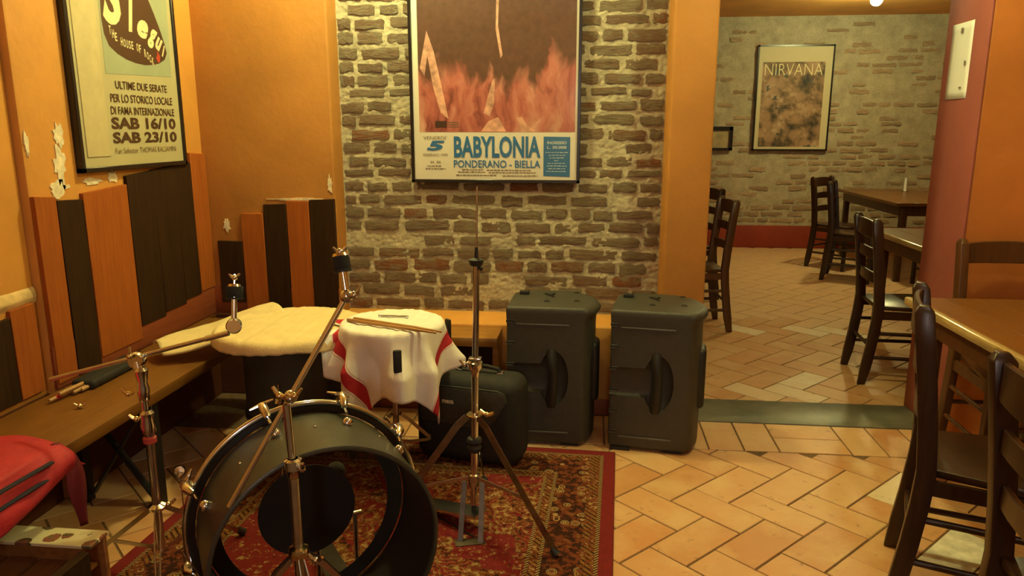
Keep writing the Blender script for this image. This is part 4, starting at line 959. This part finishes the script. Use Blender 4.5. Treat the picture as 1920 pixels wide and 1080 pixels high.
TC = V((-1.250, 2.935, 0)); ZT = 0.61
t = thing('floor_tom', 'black floor tom standing beneath the yellow cloth', 'drum', (TC.x, TC.y, 0.0)); o0 = (TC.x, TC.y, 0)
MB().lathe([(0.0, 0), (0.205, 0.0), (0.205, 0.36), (0.0, 0.36)], (TC.x, TC.y, 0.22), (0, 0, 1), 44).build('shell', 'shell', t, o0)
for z in (0.225, 0.565): MB().lathe([(0.205, 0), (0.213, 0), (0.213, 0.018), (0.205, 0.018)], (TC.x, TC.y, z), (0, 0, 1), 44, True).build('hoop', 'black_frame', t, o0)
for a in (-85, 35, 155):
    a = math.radians(a); u = V((math.cos(a), math.sin(a), 0)); c0 = V((TC.x, TC.y, 0))
    MB().tube([c0 + u * 0.222 + V((0, 0, .42)), c0 + u * 0.222 + V((0, 0, .09)), c0 + u * 0.25 + V((0, 0, 0.012))], 0.006, 10).build('leg', 'chrome_worn', t, o0)
    MB().ball(c0 + u * 0.25 + V((0, 0, 0.012)), 0.012, 10, 6).build('rubber_foot', 'rubber', t, o0)
    MB().box(c0 + u * 0.214 + V((0, 0, .36)), (0.03, 0.03, 0.05)).build('leg_bracket', 'chrome', t, o0, bevel=0.004)
MB().lathe([(0.0, 0.585), (0.26, 0.580), (0.285, 0.583), (0.285, 0.592), (0.0, 0.602)], (TC.x, TC.y, 0), (0, 0, 1), 48).build('drum_cover', 'felt', t, o0)
drape(TC.x, TC.y, ZT, 0.352, 0.350, 0.3, 0.297, [(4, 0.35, 0.4), (7, 0.3, 2.0), (11, 0.15, 1)], 'yellow_cloth', 'yellow_cloth', 'pale yellow fleece cloth spread over the floor tom', 'cloth', 0.008, 72, 72, 0.03, sup=2.25, out=-0.4, seed=5)
def foldfn(u, v):                                   # rolled-over edge of a second cloth, from the bench up onto the tom
    p0, p1 = V((-1.80, 2.83, 0.515)), V((-1.40, 3.16, 0.617)); a = p0.lerp(p1, u); s_ = V((0.62, -0.62, -0.10)); wd = 0.27 * math.sin(PI * min(1, 0.12 + u * 0.70)) ** 0.5
    k = (v - 0.5)
    q = a + s_ * (k * wd) + V((0, 0, 0.022 * math.cos(k * PI) + 0.004 * mnoise.noise(V((u * 8, v * 3, 2)))))
    q.z -= 0.05 * u * (1 - u); q.z += 0.006 * math.sin(u * 9 + v * 4); return q
o = sheet(40, 14, foldfn, 'folded_cloth', 'yellow_cloth', None, (-1.63, 2.98, 0.56), 0.010); o.location = (-1.63, 2.98, 0.56)
tag(o, 'folded pale yellow cloth edge lying from the long bench onto the covered floor tom', 'cloth')

# ---------------------------------------------------------------- small things on and by the long bench
t = thing('stick_bag', 'narrow black stick bag holding drumsticks on the long bench', 'bag', (-1.885, 2.60, 0.461)); o0 = (-1.885, 2.60, 0.461)
mb = MB().box((-1.885, 2.63, 0.479), (0.095, 0.33, 0.034)); mb.build('body', 'case', t, o0, bevel=0.014, seg=3)
for i, (x, y0, dx) in enumerate(((-1.915, 2.38, .006), (-1.900, 2.31, .012), (-1.885, 2.345, .004), (-1.872, 2.40, 0.0), (-1.862, 2.43, 0.0))):
    lb = ['drumstick against the planks, nearest the wall in the black stick bag', 'longest drumstick with a red band poking from the black stick bag', 'middle drumstick lying on top of the others in the black stick bag', 'short drumstick second from the front edge in the black stick bag', 'shortest drumstick, frontmost in the black stick bag on the bench'][i]
    drumstick('drumstick', (x, y0, 0.4735 + (0.013 if i in (2,) else 0)), (x + dx, y0 + 0.30, 0.4735 + (0.010 if i in (2,) else 0)), lb, 'drumsticks in the stick bag', 'red_cloth' if i == 1 else None)
t = thing('wing_nut', 'tiny brass wing nut lying alone on the long bench', 'wing nut', (-1.765, 2.285, 0.470))
wing(MB(), (0, 0, 0), (1, 0.5, 0), 0.020, 0.004).build('wings', 'brass', t)
t = thing('floor_rod', 'thin upright rod with round chrome knob beside the bass drum', 'rod', (-1.52, 2.45, 0.0)); o0 = (-1.52, 2.45, 0)
MB().tube([(-1.52, 2.45, 0.0), (-1.522, 2.452, 0.14)], 0.003, 8).build('rod', 'chrome_worn', t, o0)
MB().lathe([(0.0, -0.012), (0.018, -0.010), (0.023, 0.0), (0.018, 0.010), (0.0, 0.012)], (-1.522, 2.452, 0.155), (0.4, -1, 0.4), 18).build('knob', 'chrome', t, o0)

# red bag hanging over the bench edge
def redfn(u, v):
    y = 1.22 + 0.735 * u; s_ = v * 0.46
    hem = 0.33 + 0.075 * u * u
    if s_ < 0.24: x, z = -1.87 + s_ * 1.14, 0.478 + 0.022 * math.sin(PI * s_ / 0.24)
    else:
        k = (s_ - 0.24) / 0.22; x, z = -1.597 + 0.035 * math.sin(min(1, k * 1.4) * PI * 0.5), 0.478 - (0.478 - hem) * k
    n = mnoise.noise(V((y * 7, s_ * 8, 3.3)))
    f = math.sin(y * 9 + s_ * 26 + 2.2 * n)
    x += 0.010 * f * v + 0.014 * n * v; z += 0.007 * n * (1 - v)
    return (x + 0.008, y, z)
t = thing('red_bag', 'red cloth bag with straps slumped over the front edge of the long bench', 'bag', (-1.70, 1.65, 0.461)); o0 = (-1.70, 1.65, 0.461)
sheet(56, 48, redfn, 'body', 'red_cloth', t, o0, 0.006)
for k, (za, zb) in enumerate(((0.470, 0.462), (0.425, 0.420))):
    MB().tube([(-1.556, 1.45, za - 0.01), (-1.552, 1.68, za), (-1.556, 1.87, zb)], 0.0085, 8, flat=0.6).build('dark_seam', 'navy', t, o0)
st = [(-1.600, 1.945, 0.488), (-1.565, 1.952, 0.45), (-1.558, 1.958, 0.39), (-1.562, 1.966, 0.32), (-1.566, 1.975, 0.26), (-1.570, 1.985, 0.195)]
sheet(24, 3, lambda u, v: V(st[min(4, int(u * 5))]).lerp(V(st[min(4, int(u * 5)) + 1]), u * 5 - min(4, int(u * 5))) + V((0.012 * (v - 0.5), (v - 0.5) * (0.02 + 0.045 * math.sin(PI * u) ** 2), 0)), 'strap', 'red_dark', t, o0, 0.004)
sheet(10, 3, lambda u, v: (-1.580 + 0.015 * u, 1.93 + 0.085 * u, 0.425 - 0.035 * u + (v - .5) * 0.07 * (1 - u)), 'flap_corner', 'red_cloth', t, o0, 0.005)

# wooden crate in the near left corner
t = thing('wooden_crate', 'low wooden crate with a floral-printed end board on the floor at lower left', 'crate', (-1.70, 1.55, 0.0)); o0 = (-1.70, 1.55, 0)
fm = NT('floral_print'); fo = fm.tc.outputs['Object']
fv = fm.voro(fo, 17); fn_ = fm.noise(fo, 30, 4)
fc = fm.mix(fm.math('LESS_THAN', fm.math('ADD', fv, fm.math('MULTIPLY', fn_, 0.4)), 0.60), (0.62, 0.55, 0.33), fm.ramp(fn_, [(0.4, (0.10, 0.075, 0.03)), (0.55, (0.30, 0.08, 0.05)), (0.65, (0.16, 0.13, 0.05))]))
M['floral'] = fm.fin(fc, 0.5)
wbox(MB(), -2.02, -1.405, 1.845, 1.860, 0.02, 0.245).build('end_board', 'crate', t, o0, bevel=0.002, seg=1)
wbox(MB(), -2.02, -1.395, 1.775, 1.862, 0.2455, 0.257).build('floral_board', 'floral', t, o0, bevel=0.002, seg=1)
wbox(MB(), -1.425, -1.395, 1.20, 1.77, 0.02, 0.245).build('side_board', 'plank_dark', t, o0, bevel=0.003, seg=1)
for k in range(6): wbox(MB(), -2.0 + k * 0.097, -1.915 + k * 0.097, 1.2, 1.842, 0.150 + 0.003 * (k % 2), 0.162 + 0.003 * (k % 2)).build('slat', 'crate', t, o0, bevel=0.001, seg=1)
wbox(MB(), -2.02, -1.40, 1.20, 1.215, 0.02, 0.245).build('end_board', 'crate', t, o0)
wbox(MB(), -2.02, -1.99, 1.215, 1.845, 0.02, 0.245).build('side_board', 'plank_dark', t, o0)
for x in (-2.0, -1.42):
    for y in (1.22, 1.83): wbox(MB(), x - 0.012, x + 0.012, y - 0.012, y + 0.012, 0, 0.03).build('foot', 'plank_dark', t, o0)

# ---------------------------------------------------------------- chairs and tables
def make_chair(label, mat, loc, rotz, h=0.94, rails=3, group='ladder-back dining chairs'):
    """local +x is forward; rear posts bow backwards at foot and top"""
    t = thing('dining_chair', label, 'chair', loc, rotz, group)
    W, D = 0.185, 0.36
    def px(z): return -0.16 - 0.055 * max(0, (0.45 - z) / 0.45) ** 1.4 - 0.055 * max(0, (z - 0.45) / 0.49) ** 1.3
    zs = [0.0, 0.1, 0.22, 0.35, 0.45, 0.58, 0.70, 0.82, h - 0.02, h]
    for s_ in (-1, 1):
        mb = MB(); vs = []; 
        for z in zs:
            k = 0.5 if z == h else (0.75 if z == 0 else 1.0)
            y = s_ * (W - 0.004 * z); x = px(z)
            vs += [(x - 0.026 * k, y - 0.018 * k, z), (x + 0.026 * k, y - 0.018 * k, z), (x + 0.026 * k, y + 0.018 * k, z), (x - 0.026 * k, y + 0.018 * k, z)]
        n = len(zs); fs = [(4 * i + a, 4 * i + (a + 1) % 4, 4 * i + 4 + (a + 1) % 4, 4 * i + 4 + a) for i in range(n - 1) for a in range(4)] + [(3, 2, 1, 0), tuple(4 * n - 4 + a for a in range(4))]
        mb.add(vs, fs).build('rear_post', mat, t, bevel=0.004, seg=2, angle=50)
        MB().box((0.19, s_ * (W + 0.012), 0.215), (0.034, 0.034, 0.43)).build('front_leg', mat, t, bevel=0.004)
        for z in (0.16, 0.30): MB().tube([(px(z), s_ * W, z), (0.19, s_ * (W + 0.01), z)], 0.0105, 10).build('side_stretcher', mat, t)
    for z in (0.24, 0.33): MB().tube([(0.19, -W, z), (0.19, W, z)], 0.0105, 10).build('front_stretcher', mat, t)
    MB().tube([(px(0.22), -W, 0.22), (px(0.22), W, 0.22)], 0.0105, 10).build('rear_stretcher', mat, t)
    for k in range(rails):
        z = h - 0.065 - k * (0.30 if rails == 2 else 0.135); hh = 0.085 if k == 0 else 0.055
        mb = MB(); N = 8; vs = []; fs = []
        for i in range(N + 1):
            y = -W + 2 * W * i / N; bow = -0.022 * (1 - (y / W) ** 2); ar = 0.012 * (1 - (y / W) ** 2) if k == 0 else 0.006 * (1 - (y / W) ** 2)
            x0 = px(z); 
            for a, b in ((-0.008, -hh / 2), (0.008, -hh / 2), (0.008, hh / 2 + ar), (-0.008, hh / 2 + ar)): vs.append((x0 + bow + a, y, z + b))
        fs = [(4 * i + a, 4 * i + (a + 1) % 4, 4 * i + 4 + (a + 1) % 4, 4 * i + 4 + a) for i in range(N) for a in range(4)] + [(3, 2, 1, 0), tuple(4 * N + a for a in range(4))]
        mb.add(vs, fs).build('back_slat', mat, t, bevel=0.003, seg=1)
    mb = MB().prism([(-0.165, -W + 0.02), (-0.165, W - 0.02), (0.215, W + 0.035), (0.215, -W - 0.035)], 0.43, 0.455); mb.build('seat', mat, t, bevel=0.006)
    for s_ in (-1, 1): MB().bar((px(.40), s_ * W, 0.405), (0.19, s_ * (W + 0.01), 0.405), 0.016, 0.045).build('seat_rail', mat, t)
    MB().bar((0.19, -W, 0.405), (0.19, W, 0.405), 0.045, 0.016).build('seat_rail', mat, t)
    return t
def make_table(label, x0, x1, y0, y1, z=0.75, mat='table', worn=False):
    cx, cy = (x0 + x1) / 2, (y0 + y1) / 2
    t = thing('dining_table', label, 'table', (cx, cy, 0)); o0 = (cx, cy, 0); n = max(3, int((x1 - x0) / 0.14)); wd = (x1 - x0) / n
    for k in range(n):
        wbox(MB(), x0 + k * wd + 0.0006, x0 + (k + 1) * wd - 0.0006, y0, y1, z - 0.03, z).build('top_board', mat, t, o0, bevel=0.002, seg=1)
    if worn: wbox(MB(), x0 - 0.010, x0 + 0.022, y0, y1, z - 0.031, z + 0.003).build('edge_lipping', 'table_edge', t, o0, bevel=0.008, seg=2)
    for a in ((x0 + 0.05, x0 + 0.07, y0 + 0.06, y1 - 0.06), (x1 - 0.07, x1 - 0.05, y0 + 0.06, y1 - 0.06), (x0 + 0.06, x1 - 0.06, y0 + 0.05, y0 + 0.07), (x0 + 0.06, x1 - 0.06, y1 - 0.07, y1 - 0.05)):
        wbox(MB(), a[0], a[1], a[2], a[3], z - 0.125, z - 0.03).build('apron', 'chair_mid', t, o0, bevel=0.003, seg=1)
    for x in (x0 + 0.09, x1 - 0.07):
        for y in (y0 + 0.07, y1 - 0.07): MB().box((x, y, (z - 0.03) / 2), (0.055, 0.055, z - 0.03)).build('leg', 'chair_mid', t, o0, bevel=0.004)
    return t
make_table('brown wooden table with worn pale edge at right in the near room', 1.292, 2.16, 1.46, 3.10, 0.75, 'table', True)
make_chair('dark ladder-back chair at right, its tall back seen nearly edge-on beside the worn-edged table', 'chair', (1.20, 2.215, 0), math.radians(-21))
make_chair('dark chair cut off by the right edge of the photo, nearest the camera', 'chair', (1.115, 1.48, 0), math.radians(-4))
make_chair('brown two-slat chair behind the worn-edged table, facing the camera by the orange wall', 'chair_mid', (1.80, 3.17, 0), math.radians(-90), 0.955, 2)
make_table('brown table just past the doorway beside the red jamb', 1.93, 2.72, 4.36, 5.36, 0.75, 'table', True)
make_chair('dark ladder-back chair just past the doorway at the corner of the table', 'chair', (1.782, 4.37, 0), math.radians(-4))
make_table('dark brown table against the far brick wall on the right', 2.82, 3.62, 7.2, 8.9)
make_chair('dark ladder-back chair at the long left side of the far table, seen edge-on', 'chair', (2.50, 7.36, 0), math.radians(-24))
make_chair('farthest dark ladder-back chair, turned to show its slats, against the far red dado', 'chair', (2.57, 7.99, 0), math.radians(-45))
make_chair('dark ladder-back chair at the near end of the far table, facing the far wall', 'chair', (3.22, 6.98, 0), math.radians(90))
make_chair('brown ladder-back chair just behind the left pillar edge, nearer of two', 'chair_mid', (0.775, 5.42, 0), math.radians(186))
make_chair('dark ladder-back chair half hidden by the left pillar, farther of two', 'chair', (0.83, 6.42, 0), math.radians(196))
make_table('dark table hidden behind the left pillar with a white cup', -0.10, 0.66, 4.9, 6.7)
t = thing('cup', 'white napkin holder at the edge of the table behind the left pillar', 'napkin holder', (0.62, 5.28, 0.751)); 
MB().prism([(-0.06, 0.0), (0.06, 0.0), (0.05, 0.012), (-0.02, 0.075), (-0.05, 0.06)], -0.05, 0.05, lambda a, b, h: (a, h, b)).build('folded_napkin', 'ceramic', t, bevel=0.002, seg=1)
t.name = 'napkin_holder'
t = thing('candle', 'slim white candle standing on the dark table by the far wall', 'candle', (3.42, 8.55, 0.751))
MB().tube([(0, 0, 0.004), (0, 0, 0.15)], [0.016, 0.014], 12).build('stem', 'ceramic', t); MB().lathe([(0, 0), (0.035, 0), (0.035, 0.006), (0, 0.006)], (0, 0, 0), (0, 0, 1), 16).build('holder', 'chrome_worn', t)

# ---------------------------------------------------------------- ceiling lamp of the far room
t = thing('ceiling_lamp', 'lit round lamp on the far room ceiling at the top edge of the picture', 'lamp', (2.62, 7.65, 2.69)); o0 = (2.62, 7.65, 2.69)
MB().lathe([(0.0, 0), (0.06, 0.0), (0.06, -0.02), (0.022, -0.03), (0.022, -0.06), (0.0, -0.06)], (2.62, 7.65, 2.69), (0, 0, 1), 24).build('fitting', 'ceramic', t, o0)
MB().ball((2.62, 7.65, 2.60), 0.055, 16, 10).build('bulb', 'bulb', t, o0)
